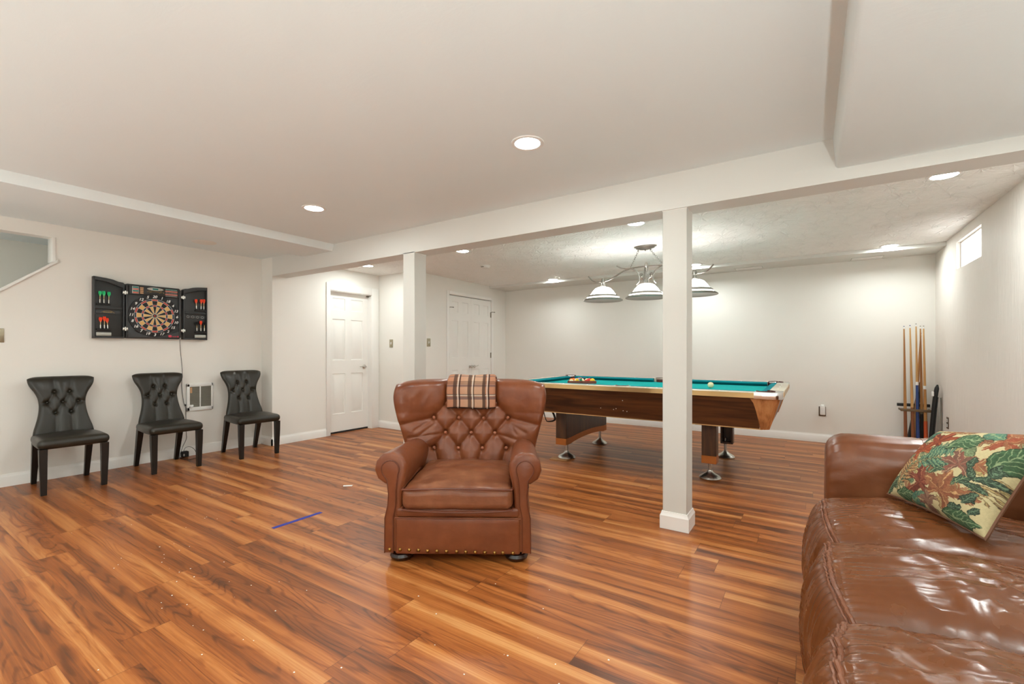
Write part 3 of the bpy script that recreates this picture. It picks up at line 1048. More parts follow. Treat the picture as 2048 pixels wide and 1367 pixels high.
mb.lathe([(0, 0), (0.003, 0), (0.003, 0.001), (0, 0.001)], 10, 1, Matrix.Translation((0.038, -0.071, 0.492)) @ Matrix.Rotation(PI / 2, 4, 'X'))
mb.build('oval_display', [M['silver_plastic'], M['lcd_teal'], M['lcd_red']], db)
mb = MB()
for i in range(5):
    mb.box((0.082, -0.0705, 0.428 + i * 0.0162), (0.186, -0.066, 0.440 + i * 0.0162), [2, 1, 2, 1, 3][i])
for i in range(5):
    for j in range(9):
        x = 0.086 + j * 0.011
        mb.box((x, -0.0712, 0.431 + i * 0.0162), (x + 0.006, -0.0704, 0.437 + i * 0.0162), 0)
mb.build('right_scoreboard', [M['silver_plastic'], M['lcd_red'], M['black_plastic'], M['lcd_teal']], db)
mb = MB()
mb.tube([(-0.045 + 0.09 * i / 12, -0.0668, 0.461 + 0.006 * math.sin(PI * i / 12)) for i in range(13)], 0.0016, 6)
for i in range(26):
    x = random.choice([-1, 1]) * random.uniform(0.03, 0.075)
    z = random.uniform(0.45, 0.475)
    mb.tube([(x, -0.0666, z), (x + random.uniform(-.008, .008), -0.0666, z + random.uniform(.004, .012))], 0.0009, 5)
mb.build('panel_graphics', M['gold'], db)
mb = MB()
mb.rbox((0.108, -0.076, 0.020), (0.136, -0.062, 0.044), 0.007, ni=2, nr=3)
mb.rbox((0.186, -0.070, 0.022), (0.198, -0.062, 0.036), 0.003, ni=2, nr=2)
mb.rbox((0.143, -0.066, 0.026), (0.182, -0.062, 0.032), 0.002, ni=2, nr=2)
mb.build('red_buttons', M['red_button'], db)
# doors folded flat open
def dart_door(sgn):
    # sgn -1 left, +1 right ; x measured from the hinge outwards
    hx = -0.238 if sgn < 0 else 0.242
    out = [(0.0, 0.003), (0.222, 0.0), (0.222, 0.562), (0.13, 0.553), (0.085, 0.545), (0.045, 0.530), (0.012, 0.526), (0.0, 0.515)]
    inn = [(0.012, 0.020), (0.212, 0.014), (0.212, 0.528), (0.14, 0.518), (0.09, 0.500), (0.04, 0.480), (0.012, 0.470)]
    P = lambda pts: [(hx + sgn * x, z) for x, z in pts]
    d = MB()
    d.prism(P(out), -0.046, -0.002, 'y', bev=0.004)
    # raised rim made of bars along the outline
    n = len(out)
    o_ = d.build('door', M['black_plastic'], db)
    rim = MB()
    Pi, Po = P(inn), P(out)
    rim.box((min(hx, hx + sgn * 0.012), -0.064, 0.008), (max(hx, hx + sgn * 0.012), -0.044, 0.510), bev=0.003)
    rim.box((min(hx + sgn * 0.212, hx + sgn * 0.222), -0.066, 0.0), (max(hx + sgn * 0.212, hx + sgn * 0.222), -0.044, 0.560), bev=0.003)
    rim.box((min(hx, hx + sgn * 0.222), -0.064, 0.002), (max(hx, hx + sgn * 0.222), -0.044, 0.016), bev=0.003)
    rim.prism(P([(0.0, 0.470), (0.04, 0.486), (0.09, 0.505), (0.14, 0.522), (0.222, 0.530), (0.222, 0.562), (0.13, 0.553), (0.085, 0.545), (0.045, 0.530), (0.012, 0.526), (0.0, 0.515)]), -0.066, -0.044, 'y', bev=0.003)
    rim.build('rim', M['dark_plastic'], o_)
    # shelf with recess for three darts and a plate
    sh = MB()
    xa, xb = sorted((hx + sgn * 0.016, hx + sgn * 0.212))
    sh.box((xa, -0.060, 0.268), (xb, -0.044, 0.292), bev=0.003)
    sh.build('shelf', M['black_plastic'], o_)
    px0, px1 = sorted((hx + sgn * 0.030, hx + sgn * 0.208))
    pl = MB().prism(rnd(px0, px1, 0.222, 0.258, 0.017, 6), -0.052, -0.045, 'y', bev=0.002)
    pl.build('name_plate', M['dark_plastic'], o_)
    g = MB()
    if sgn < 0:
        xc = -0.36
        g.tube([(xc - 0.05 + 0.10 * i / 14, -0.0528, 0.235 + 0.022 * (1 - (2 * i / 14 - 1) ** 2)) for i in range(15)], [0.0004 + 0.0016 * (i / 14) for i in range(15)], 6)
        for i in range(9):
            g.box((xc - 0.030 + i * 0.007, -0.0530, 0.238), (xc - 0.026 + i * 0.007, -0.0518, 0.245))
    else:
        for i in range(4):
            g.tube([(0.285 + i * 0.045 + 0.013 * math.cos(2 * PI * k / 16), -0.0526, 0.240 + 0.011 * math.sin(2 * PI * k / 16)) for k in range(16)], 0.0012, 5, closed=True)
    g.build('plate_ornament', M['gold'] if sgn < 0 else M['silver_plastic'], o_)
    # two dart racks
    c = -0.390 if sgn < 0 else 0.400
    for z in (0.304, 0.072):
        k = MB()
        k.box((c - 0.050, -0.066, z), (c + 0.050, -0.044, z + 0.014), bev=0.002)
        for i in range(3):
            k.lathe([(0.007, 0), (0.009, 0), (0.009, 0.010), (0.007, 0.010)], 12, 0, Matrix.Translation((c + (i - 1) * 0.030, -0.058, z + 0.012)))
        k.build('dart_rack', M['deep_black'], o_)
    s0, s1 = sorted((c - 0.052, c + 0.056))
    MB().box((s0, -0.058, 0.022), (s1, -0.044, 0.054), bev=0.003).build('scraper_tray', M['silver_plastic'], o_)
    for z in (0.092, 0.435):
        k = MB()
        xh = hx - sgn * 0.004
        k.box((xh - 0.020, -0.070, z - 0.013), (xh - 0.004, -0.062, z + 0.013), bev=0.003)
        k.box((xh + 0.004, -0.070, z - 0.013), (xh + 0.020, -0.062, z + 0.013), bev=0.003)
        k.lathe([(0, -0.018), (0.006, -0.018), (0.006, 0.018), (0, 0.018)], 12, 0, Matrix.Translation((xh, -0.068, z)))
        k.build('hinge', M['nickel'], o_)
    return o_


dart_door(-1)
dart_door(1)


def dart(x, z_top, z_bot, lean, fl, label, group):
    """dart standing point-down in a rack on the open cabinet door; x along the wall from 1.80"""
    o = thing('dart', label, 'dart', (XL + 0.065, 1.80 + x, z_bot), PI / 2, group)
    L = z_top - z_bot
    X = Matrix.Rotation(lean, 4, 'Y')
    mb = MB()
    s = 0.016
    for a in (0, PI / 2):
        R = X @ Matrix.Rotation(a + PI / 4 * 0.6, 4, 'Z')
        pts = [(0.0, L - 0.052), (0.5 * s, L - 0.040), (s, L - 0.022), (0.95 * s, L - 0.008), (0.6 * s, L), (0, L - 0.003), (-0.6 * s, L), (-0.95 * s, L - 0.008), (-s, L - 0.022), (-0.5 * s, L - 0.040)]
        mb.prism(pts, -0.0006, 0.0006, 'y', X=R)
    mb.build('flight', fl, o)
    MB().lathe([(0, 0.030), (0.003, 0.030), (0.0032, L - 0.045), (0.0018, L - 0.03), (0, L - 0.03)], 10, 0, X).build('shaft', M['barrel_brass'], o)
    MB().lathe([(0, 0.0), (0.0042, 0.004), (0.0046, 0.030), (0.0035, 0.036), (0, 0.036)], 10, 0, X).build('barrel', M['nickel'], o)
    return o


for (x, zt, zb, ln, m, lb) in (
        (-0.418, 1.650, 1.5395, 0.02, 'flight_green', 'green dart furthest from the hinge on the left cabinet door'),
        (-0.389, 1.652, 1.5395, -0.01, 'flight_green', 'middle one of the three green darts'),
        (-0.356, 1.650, 1.5395, 0.03, 'flight_green', 'green dart nearest the target'),
        (-0.414, 1.412, 1.3075, 0.01, 'flight_red', 'red dart under the green ones, furthest from the target'),
        (-0.386, 1.420, 1.3075, 0.0, 'flight_red', 'red dart under the green ones, middle and tallest'),
        (-0.362, 1.408, 1.3075, -0.06, 'flight_red', 'red dart under the green ones, leaning, nearest the target'),
        (0.360, 1.650, 1.545, -0.05, 'flight_red', 'upper red dart on the right cabinet door, apart from its pair'),
        (0.403, 1.652, 1.545, 0.02, 'flight_red', 'middle upper red dart on the right cabinet door'),
        (0.430, 1.655, 1.545, 0.0, 'flight_red', 'upper red dart nearest the right end of the cabinet'),
        (0.401, 1.424, 1.312, 0.0, 'flight_red', 'single red dart between two black ones'),
        (0.364, 1.410, 1.312, -0.02, 'flight_black', 'black dart left of the single red dart, low on the right door'),
        (0.434, 1.412, 1.312, 0.02, 'flight_black', 'black dart right of the single red dart, low on the right door')):
    dart(x, zt, zb, ln, M[m], lb, 'darts in the cabinet doors')

# power cord and adapter under the cabinet
cord = [(2.030, 1.228), (2.036, 1.10), (2.052, 0.903), (2.048, 0.758), (2.053, 0.664), (2.067, 0.561), (2.083, 0.509), (2.086, 0.414), (2.089, 0.246), (2.088, 0.184), (2.053, 0.114), (2.010, 0.03)]
pts = [(XL + 0.007, y, z) for y, z in cord[:-3]] + [(XL + 0.012, 2.088, 0.184), (XL + 0.022, 2.053, 0.114), (XL + 0.035, 2.022, 0.03), (XL + 0.06, 2.012, 0.006), (XL + 0.13, 2.010, 0.004), (XL + 0.21, 2.015, 0.004),
        (XL + 0.22, 2.05, 0.004), (XL + 0.17, 2.12, 0.004), (XL + 0.10, 2.15, 0.02), (XL + 0.07, 2.135, 0.075), (XL + 0.06, 2.10, 0.105), (XL + 0.05, 2.065, 0.10), (XL + 0.048, 2.05, 0.066)]
# smooth the polyline
def smooth(pts, k=4):
    P = [Vector(p) for p in pts]
    out = []
    for i in range(len(P) - 1):
        p0, p1, p2, p3 = P[max(i - 1, 0)], P[i], P[i + 1], P[min(i + 2, len(P) - 1)]
        for j in range(k):
            t = j / k
            out.append(0.5 * ((2 * p1) + (p2 - p0) * t + (2 * p0 - 5 * p1 + 4 * p2 - p3) * t * t + (3 * p1 - p0 - 3 * p2 + p3) * t ** 3))
    out.append(P[-1])
    return out


mb = MB().tube(smooth(pts), 0.0022, 6)
mb.tube([(XL + 0.009, 2.078, 0.545), (XL + 0.009, 2.081, 0.527)], 0.006, 8)
DBI = (Matrix.Translation(DB0) @ Matrix.Rotation(PI / 2, 4, 'Z')).inverted()
mb.v = [DBI @ p for p in mb.v]
mb.build('power_cord', M['deep_black'], db)
o = MB().rbox((-0.028, -0.055, 0.0), (0.028, 0.0, 0.058), 0.006, ni=3, nr=3).build('power_adapter', M['deep_black'], db, loc=tuple(DBI @ Vector((XL + 0.0145, 2.062, 0.004))))
MB().box((-0.024, -0.0565, 0.014), (-0.012, -0.0548, 0.036)).build('label', M['silver_plastic'], o)

# --------------------------------------------------------------------------- tufted backs
def seg_dist(px, pz, a, b):
    dx, dz = b[0] - a[0], b[1] - a[1]
    L2 = dx * dx + dz * dz
    t = max(0.0, min(1.0, ((px - a[0]) * dx + (pz - a[1]) * dz) / L2))
    return math.hypot(px - a[0] - t * dx, pz - a[1] - t * dz)


def tuft(px, pz, buttons, segs, A, s, B, sb):
    d = min([seg_dist(px, pz, a, b) for a, b in segs] or [9])
    v = A * (1 - math.exp(-d / s))
    for bx, bz in buttons:
        r2 = (px - bx) ** 2 + (pz - bz) ** 2
        if r2 < 16 * sb * sb:
            v -= B * math.exp(-r2 / (2 * sb * sb))
    return v


def cushion_back(hw, z0, z1, yc, T, disp, nu, nv, drop=0.02, pe=8, pv=12, tb=None):
    """closed upholstered slab: half width hw(z), centre surface yc(x,z), half thickness T(z), front bulge disp(x,z)"""
    mb = MB()
    us = [math.sin(PI / 2 * (2 * i / nu - 1) * 0.999) * 0.5 + 0.5 * (2 * i / nu - 1) for i in range(nu + 1)]
    us[0], us[-1] = -1.0, 1.0
    vs = [0.5 + 0.5 * (0.6 * math.sin(PI / 2 * (2 * j / nv - 1)) + 0.4 * (2 * j / nv - 1)) for j in range(nv + 1)]
    vs[0], vs[-1] = 0.0, 1.0
    def xz(u, v):
        z = z0 + (z1 - z0) * v
        x = u * hw(z)
        z -= drop * abs(u) ** 8 * v ** 4
        return x, z
    def front(u, v):
        x, z = xz(u, v)
        sh = max(0.0, (1 - abs(u) ** pe) * (1 - abs(2 * v - 1) ** pv)) ** 0.5
        return (x, yc(x, z) - T(z) * sh - disp(x, z) * sh, z)
    def back(u, v):
        x, z = xz(u, v)
        sh = max(0.0, (1 - abs(u) ** pe) * (1 - abs(2 * v - 1) ** pv)) ** 0.5
        return (x, yc(x, z) + (tb or T)(z) * sh, z)
    mb.grid(front, nu, nv, us=us, vs_=vs)
    mb.grid(lambda u, v: back(-u, v), nu, nv, us=us, vs_=vs)
    return mb, front


def lerp_tab(tab):
    xs = [a for a, _ in tab]
    ys = [b for _, b in tab]
    def f(x):
        return float(np.interp(x, xs, ys))
    return f


def smooth_tab(tab):
    xs = np.linspace(tab[0][0], tab[-1][0], 60)
    ys = np.interp(xs, [a for a, _ in tab], [b for _, b in tab])
    k = np.ones(9) / 9
    yp = np.convolve(np.pad(ys, 4, mode='edge'), k, mode='valid')
    return lambda x: float(np.interp(x, xs, yp))


# --------------------------------------------------------------------------- black chairs
def make_chair(label, loc, rot):
    t = thing('dining_chair', label, 'chair', loc, rot, 'black tufted chairs along the left wall')
    # seat
    MB().rbox((-0.212, -0.255, 0.345), (0.212, 0.205, 0.422), 0.036, crown=(0, 0, 0.020), ni=8, nr=4,
              fn=lambda p: Vector((p.x * (1.0 - 0.10 * max(0, (p.y + 0.05) / 0.25)), p.y, p.z))).build('seat', M['black_leather'], t, sharp=60)
    hw = smooth_tab([(0.36, 0.190), (0.44, 0.186), (0.52, 0.162), (0.60, 0.146), (0.68, 0.142), (0.74, 0.155), (0.79, 0.180), (0.83, 0.203), (0.885, 0.207)])
    B = [(-0.047, 0.757), (0.047, 0.757), (-0.095, 0.672), (0.0, 0.672), (0.095, 0.672), (-0.048, 0.587), (0.048, 0.587)]
    S = [(B[0], B[2]), (B[0], B[3]), (B[1], B[3]), (B[1], B[4]), (B[2], B[5]), (B[3], B[5]), (B[3], B[6]), (B[4], B[6]),
         (B[0], (-0.056, 0.90)), (B[1], (0.056, 0.90)), (B[5], (-0.052, 0.40)), (B[6], (0.052, 0.40)), (B[2], (-0.16, 0.665)), (B[4], (0.16, 0.665))]
    def yc(x, z):
        return 0.150 + 0.115 * max(0, (z - 0.38) / 0.5) ** 1.3 - 0.9 * max(0, abs(x) - 0.10) ** 1.6
    mb, front = cushion_back(hw, 0.36, 0.888, yc, lambda z: 0.026, lambda x, z: tuft(x, z, B, S, 0.016, 0.020, 0.020, 0.012), 72, 80, 0.018)
    bk = mb.build('backrest', M['black_leather'], t, weld=True, sharp=75)
    for bx, bz in B:
        k = MB().lathe([(0, 0.006), (0.005, 0.0055), (0.0085, 0.003), (0.0095, 0)], 12, 0,
                       Matrix.Translation((bx, yc(bx, bz) - 0.026 + 0.010, bz)) @ Matrix.Rotation(PI / 2, 4, 'X'))
        k.build('button', M['black_leather'], bk)
    for sx in (-1, 1):
        X0 = []
        for z, hwid, dx in ((0.0, 0.017, 0.0), (0.12, 0.020, 0.001), (0.25, 0.0225, 0.003), (0.350, 0.024, 0.003)):
            X0.append((sx * (0.176 + dx), -0.228, z, hwid))
        k = MB()
        vs = []
        for cx, cy, z, w_ in X0:
            vs += [(cx - w_, cy - w_, z), (cx + w_, cy - w_, z), (cx + w_, cy + w_, z), (cx - w_, cy + w_, z)]
        fs = [(i * 4 + j, i * 4 + (j + 1) % 4, i * 4 + 4 + (j + 1) % 4, i * 4 + 4 + j) for i in range(3) for j in range(4)] + [(3, 2, 1, 0), (12, 13, 14, 15)]
        k.add(vs, fs)
        k.build('leg', M['black_wood'], t)
        k = MB()
        vs = []
        for z, y, w_ in ((0.0, 0.275, 0.016), (0.10, 0.246, 0.018), (0.20, 0.214, 0.020), (0.30, 0.183, 0.022), (0.37, 0.165, 0.023)):
            cx = sx * 0.163
            vs += [(cx - w_, y - w_ * 1.1, z), (cx + w_, y - w_ * 1.1, z), (cx + w_, y + w_ * 1.1, z), (cx - w_, y + w_ * 1.1, z)]
        fs = [(i * 4 + j, i * 4 + (j + 1) % 4, i * 4 + 4 + (j + 1) % 4, i * 4 + 4 + j) for i in range(4) for j in range(4)] + [(3, 2, 1, 0), (16, 17, 18, 19)]
        k.add(vs, fs)
        k.build('leg', M['black_wood'], t)
    return t


chair = make_chair('black tufted dining chair under the stair opening, nearest the camera', (-5.108, 1.107, 0), rot90(90 - 2.6))
c2 = copy_tree(chair)
c2.location = (-5.13, 1.806, 0)
c2.rotation_euler = (0, 0, rot90(90 - 1.2))
c2['label'] = 'black tufted dining chair under the dartboard, left of the wall heater'
c3 = copy_tree(chair)
c3.location = (-5.060, 2.535, 0)
c3.rotation_euler = (0, 0, rot90(90 - 4.4))
c3['label'] = 'black tufted dining chair right of the wall heater, at the wall corner'

# --------------------------------------------------------------------------- leather armchair
YAW = math.radians(33.345)
Fv = Vector((-math.sin(YAW), math.cos(YAW)))
Rv = Vector((math.cos(YAW), math.sin(YAW)))
AC = Vector((-1.530, 1.811))
arm = thing('armchair', 'tufted brown leather armchair with rolled arms in the middle of the floor', 'armchair', (AC.x, AC.y, 0), YAW - rot90(0.8))
# base
mb = MB()
mb.rbox((-0.375, 0.035, 0.045), (0.375, 0.76, 0.29), 0.02, ni=3, nr=3)
mb.build('base', M['arm_leather'], arm, sharp=60)
MB().rbox((-0.325, -0.006, 0.045), (0.325, 0.08, 0.236), 0.012, crown=(0, 0.006, 0), crown_lo=True, ni=8, nr=3).build('front_rail', M['arm_leather'], arm, sharp=60)
mb = MB().rbox((-0.328, -0.004, 0.232), (0.328, 0.30, 0.288), 0.020, ni=8, nr=4)
mb.tube(smooth([(-0.326, -0.004, 0.234), (-0.15, -0.010, 0.236), (0.1, -0.011, 0.236), (0.326, -0.004, 0.232)]), 0.0042, 8)
mb.build('front_lip', M['arm_leather'], arm, sharp=60)
# cushion
def wrink(p, sx, sy, amp, seed):
    v = 0.0
    for k, (f, a) in enumerate(((1.0, 1.0), (2.1, 0.45))):
        n = noise.noise(Vector((p[0] * sx * f + seed, p[1] * sy * f - seed, seed * 1.3 + k)))
        v += a * (1 - abs(n) * 2.2)
    return amp * v


def cush_fn(p):
    w_ = wrink((p.x, p.y), 6, 8, 0.0052, 3.1)
    # waterfall front edge rises a little in the middle, and the seat dips
    z = p.z + w_ * (1 if p.z > 0.33 else 0.3)
    x = p.x * (1 - 0.05 * max(0, p.y) / 0.6)
    return Vector((x, p.y + (w_ * 0.8 if p.y < 0.02 else 0), z))


cu = MB().rbox((-0.288, -0.035, 0.280), (0.288, 0.60, 0.392), 0.036, crown=(0, 0.016, 0.044), ni=34, nr=5, fn=cush_fn).build('seat_cushion', M['arm_leather_dark'], arm, sharp=70)
mb = MB()
for z, dz in ((0.388, 0.010), (0.286, -0.008)):
    P = [(-0.272 * 1, 0.45, z), (-0.286, 0.2, z), (-0.286, 0.0, z)]
    P = [(-0.280, 0.40, z + .004), (-0.288, 0.10, z), (-0.283, -0.012, z), (-0.262, -0.033, z + dz * .2), (-0.12, -0.044, z + dz * 0.8), (0.0, -0.046, z + dz), (0.12, -0.044, z + dz * 0.8), (0.262, -0.033, z + dz * .2), (0.283, -0.012, z), (0.288, 0.10, z), (0.280, 0.40, z + .004)]
    mb.tube(smooth(P, 6), 0.0058, 8)
mb.build('welt', M['welt'], cu)
# arms: a roll swept from front to back
def arm_mesh(sg):
    mb = MB()
    def prof(y):
        f = y / 0.66
        R = 0.086 - 0.010 * f
        cx, cz = 0.352 - 0.004 * f, 0.487 - 0.035 * f
        pts = [(0.300, 0.06), (0.296, 0.25), (0.286, 0.38)]
        for i in range(19):
            a = math.radians(195 - 300 * i / 18)
            pts.append((cx + R * math.cos(a), cz + R * math.sin(a)))
        pts += [(0.372, 0.385), (0.366, 0.32), (0.374, 0.255), (0.380, 0.20), (0.380, 0.06)]
        return pts, cx, cz
    ys = [0.0, 0.003, 0.010, 0.022, 0.04, 0.08, 0.14, 0.22, 0.32, 0.42, 0.52, 0.60, 0.68]
    ins = [0.018, 0.010, 0.004, 0.001, 0, 0, 0, 0, 0, 0, 0, 0, 0]
    rows = []
    for y, e in zip(ys, ins):
        pr, cx, cz = prof(y)
        row = []
        for k, (x, z) in enumerate(pr):
            ccx, ccz = (cx, cz) if 3 <= k <= 21 else (0.338, z)
            d = Vector((x - ccx, z - ccz))
            L = d.length
            q = d * max(0, (L - e)) / L if L > 1e-6 else d
            X_, Z_ = ccx + q.x, ccz + q.y
            # soft gathers over the roll
            if 3 <= k <= 21:
                g = wrink((y, k * 0.05), 9, 3, 0.0022, 5.0 + sg)
                Z_ += g * 0.7
                if y < 0.06:
                    rr = 0.0022 * (1 if k % 2 else -0.6) * (1 - y / 0.06)
                    X_ += rr * d.x / max(L, 1e-6)
                    Z_ += rr * d.y / max(L, 1e-6)
            row.append((sg * X_, y, Z_))
        rows.append(row)
    n = len(rows[0])
    vs = [p for r in rows for p in r]
    fs = []
    for j in range(len(rows) - 1):
        for i in range(n):
            i2 = (i + 1) % n
            fs.append((j * n + i, j * n + i2, (j + 1) * n + i2, (j + 1) * n + i))
    fs.append(tuple(range(n)))
    fs.append(tuple((len(rows) - 1) * n + i for i in range(n))[::-1])
    mb.add(vs, fs)
    return mb


for sg in (-1, 1):
    a_ = arm_mesh(sg).build('armrest', M['arm_leather'], arm, fixn=True, sharp=50)
    # keyhole front panel
    cx, cz, r = 0.350, 0.487, 0.046
    L_ = [(0.336, 0.055), (0.336, 0.24), (0.322, 0.30), (0.322, 0.38), (0.316, 0.43)]
    Ri = [(0.366, 0.43), (0.358, 0.36), (0.362, 0.30), (0.377, 0.235), (0.379, 0.055)]
    arc = [(cx + r * math.cos(math.radians(225 - 270 * i / 16)), cz + r * math.sin(math.radians(225 - 270 * i / 16))) for i in range(17)]
    pts = [(sg * x, z) for x, z in (L_ + arc[1:-1] + Ri)]
    pn = MB().prism(pts, -0.009, 0.006, 'y', bev=0.004, seg=3).build('front_panel', M['arm_leather'], a_, fixn=True)
    edge = [(sg * x, -0.008, z) for x, z in (L_ + arc[1:-1] + Ri)]
    MB().tube(edge, 0.0035, 6).build('panel_welt', M['welt'], a_)
# back
HB = smooth_tab([(0.26, 0.40), (0.46, 0.425), (0.55, 0.445), (0.62, 0.460), (0.70, 0.480), (0.78, 0.496), (0.85, 0.500), (0.93, 0.480)])
ROW = [[(-0.165, 0.752), (0.0, 0.752), (0.165, 0.752)], [(-0.245, 0.660), (-0.082, 0.657), (0.084, 0.655), (0.247, 0.660)],
       [(-0.167, 0.562), (0.002, 0.560), (0.160, 0.560)], [(-0.240, 0.466), (-0.082, 0.462), (0.078, 0.462), (0.236, 0.466)]]
AB = [b for r_ in ROW for b in r_]
AS = []
for r0, r1 in zip(ROW, ROW[1:]):
    for p in r0:
        for q in r1:
            if abs(p[0] - q[0]) < 0.13:
                AS.append((p, q))
for p in ROW[0]:
    AS.append((p, (p[0] * 1.02, 0.96)))
AS += [(ROW[1][0], (-0.36, 0.640)), ((-0.36, 0.640), (-0.50, 0.612)), (ROW[1][3], (0.36, 0.640)), ((0.36, 0.640), (0.50, 0.612))]
for p in ROW[3]:
    AS.append((p, (p[0] * 0.96 + (0.04 if p[0] < 0 else -0.04), 0.30)))
FOLDS = [((-0.245, 0.655), (-0.36, 0.585)), ((-0.167, 0.562), (-0.40, 0.535)), ((-0.24, 0.62), (-0.33, 0.55)), ((0.247, 0.655), (0.30, 0.56)), ((0.160, 0.562), (0.39, 0.50)), ((0.27, 0.62), (0.36, 0.57)),
         ((-0.240, 0.466), (-0.37, 0.500)), ((0.236, 0.466), (0.37, 0.505))]


def a_yc(x, z):
    t = max(0.0, (z - 0.30) / 0.6)
    wing = 0.16 * (abs(x) / 0.5) ** 2.6 * min(1.0, max(0.0, (z - 0.30) / 0.35))
    return 0.655 + 0.115 * t - wing


def a_disp(x, z):
    v = tuft(x, z, AB, AS, 0.030, 0.026, 0.020, 0.014)
    f = min(seg_dist(x, z, a, b) for a, b in FOLDS)
    v -= 0.009 * math.exp(-f / 0.010)
    v += wrink((x, z), 9, 6, 0.0028, 8.8)
    if z > 0.70:
        v += 0.036 * math.sin(min(1.0, (z - 0.70) / 0.2) * PI / 2) * (1.0 if abs(x) > 0.17 else 0.8)
    return v


mb, a_front = cushion_back(HB, 0.26, 0.912, a_yc, lambda z: 0.045, a_disp, 150, 130, 0.030, pe=9, pv=16, tb=lambda z: 0.07)
bk = mb.build('backrest', M['arm_leather'], arm, weld=True, sharp=80)
for bx, bz in AB[1 if False else 0:]:
    k = MB().lathe([(0, 0.008), (0.006, 0.0072), (0.010, 0.004), (0.0115, 0)], 14, 0,
                   Matrix.Translation((bx, a_yc(bx, bz) - 0.045 - 0.004, bz)) @ Matrix.Rotation(PI / 2, 4, 'X'))
    k.build('button', M['button'], bk)
# nail heads and bun feet
for i, x in enumerate((-0.352, -0.298, -0.250, -0.202, -0.154, -0.105, -0.056, -0.003, 0.044, 0.093, 0.143, 0.194, 0.236, 0.288)):
    z = 0.073 - 0.0012 * i
    MB().lathe([(0, 0.006), (0.006, 0.0045), (0.0092, 0.001), (0.0095, 0)], 14, 0, Matrix.Translation((x, -0.0105 - 0.004 * (abs(x) < 0.33 and abs(x) < 0.2), z)) @ Matrix.Rotation(PI / 2, 4, 'X')).build('nailhead', M['brass_nail'], arm)
for x, y in ((-0.305, 0.06), (0.305, 0.06), (-0.30, 0.70), (0.30, 0.70)):
    MB().lathe([(0, 0), (0.045, 0.0), (0.058, 0.010), (0.062, 0.022), (0.055, 0.036), (0.040, 0.042), (0.040, 0.052), (0, 0.052)], 28, 0, Matrix.Translation((x, y, 0))).build('foot', M['foot_wood'], arm)

# --------------------------------------------------------------------------- plaid throw
def front_y(x, z):
    # outer skin of the chair back on the upper roll
    return a_yc(x, z) - 0.045 - 0.030 - 0.040 * min(1.0, max(0.0, (z - 0.70) / 0.2))


throw = thing('throw_blanket', 'folded plaid fleece throw hung over the top of the leather armchair', 'blanket', (AC.x, AC.y, 0), YAW - rot90(0.8))
path = [(front_y(0, 0.722) - 0.012, 0.722), (front_y(0, 0.76) - 0.014, 0.76), (front_y(0, 0.80) - 0.014, 0.80), (front_y(0, 0.84) - 0.014, 0.84), (front_y(0, 0.88) - 0.006, 0.880),
        (0.670, 0.908), (0.705, 0.922), (0.75, 0.928), (0.80, 0.922), (0.835, 0.900), (0.852, 0.86), (0.856, 0.80), (0.857, 0.74)]
path = [(p.x, p.y) for p in (Vector((a, b, 0)) for a, b in path)]
sp_ = smooth([(a, b, 0) for a, b in path], 8)
NPu, NPv = 110, len(sp_)
lens = [0.0]
for a, b in zip(sp_, sp_[1:]):
    lens.append(lens[-1] + (b - a).length)


def plaid(u, s):
    """colour of the cloth at u across (0..1) and s metres from the front hem"""
    base = np.array([0.42, 0.185, 0.105])
    pale = np.array([0.50, 0.29, 0.185])
    dark = np.array([0.012, 0.009, 0.010])
    brown = np.array([0.045, 0.024, 0.018])
    white = np.array([0.62, 0.55, 0.46])
    grey = np.array([0.12, 0.075, 0.075])
    c = base * (1 - min(1, max(0, (u - .1) * 3))) + pale * min(1, max(0, (u - .1) * 3)) if u < .8 else base
    c = c.copy()
    v = s
    for a, b, col, m in ((0.060, 0.082, grey, .8), (0.086, 0.091, white, .9), (0.093, 0.098, dark, .85), (0.140, 0.158, grey, .75), (0.161, 0.166, dark, .8), (0.172, 0.176, dark, .8), (0.0, 0.010, dark, 1.0), (0.215, .23, grey, .7)):
        if a <= v < b:
            c = c * (1 - m) + col * m
    for a, b, col, m in ((0.13, 0.205, brown, .85), (0.222, 0.245, white, .95), (0.25, 0.275, dark, .95), (0.43, 0.505, brown, .85), (0.52, 0.545, white, .95), (0.548, 0.57, dark, .95), (0.73, 0.80, brown, .9), (0.82, 0.842, white, .95), (0.848, 0.875, dark, .95)):
        if a <= u < b:
            c = c * (1 - m) + col * m
    return c


mb = MB()
cols = []
verts = []
for j, p in enumerate(sp_):
    tang = (sp_[min(j + 1, NPv - 1)] - sp_[max(j - 1, 0)]).normalized()
    nrm = Vector((-tang.y, tang.x, 0))          # to the outside (towards -y at the front)
    for i in range(NPu + 1):
        u = i / NPu
        x = -0.158 + 0.322 * u + 0.0015 * math.sin(lens[j] * 40)
        e = min(u, 1 - u)
        th = 0.012 * min(1.0, (e / 0.04)) ** 0.5
        th *= min(1.0, (lens[j] + 0.001) / 0.015) ** 0.5
        wv = 0.0025 * math.sin(u * 9 + lens[j] * 22)
        q = p + nrm * (th + wv)
        verts.append((x, q.x, q.y + (0.004 * math.sin(u * 7) if j < 3 else 0)))
        cols.append(tuple(plaid(u, lens[j])) + (1.0,))
nn = NPu + 1
faces = [(j * nn + i, j * nn + i + 1, (j + 1) * nn + i + 1, (j + 1) * nn + i) for j in range(NPv - 1) for i in range(NPu)]
off = len(verts)
for j, p in enumerate(sp_):
    tang = (sp_[min(j + 1, NPv - 1)] - sp_[max(j - 1, 0)]).normalized()
    nrm = Vector((-tang.y, tang.x, 0))
    for i in range(NPu + 1):
        u = i / NPu
        q = p - nrm * 0.006
        verts.append((-0.158 + 0.322 * u, q.x, q.y))
        cols.append((0.03, 0.02, 0.02, 1.0))
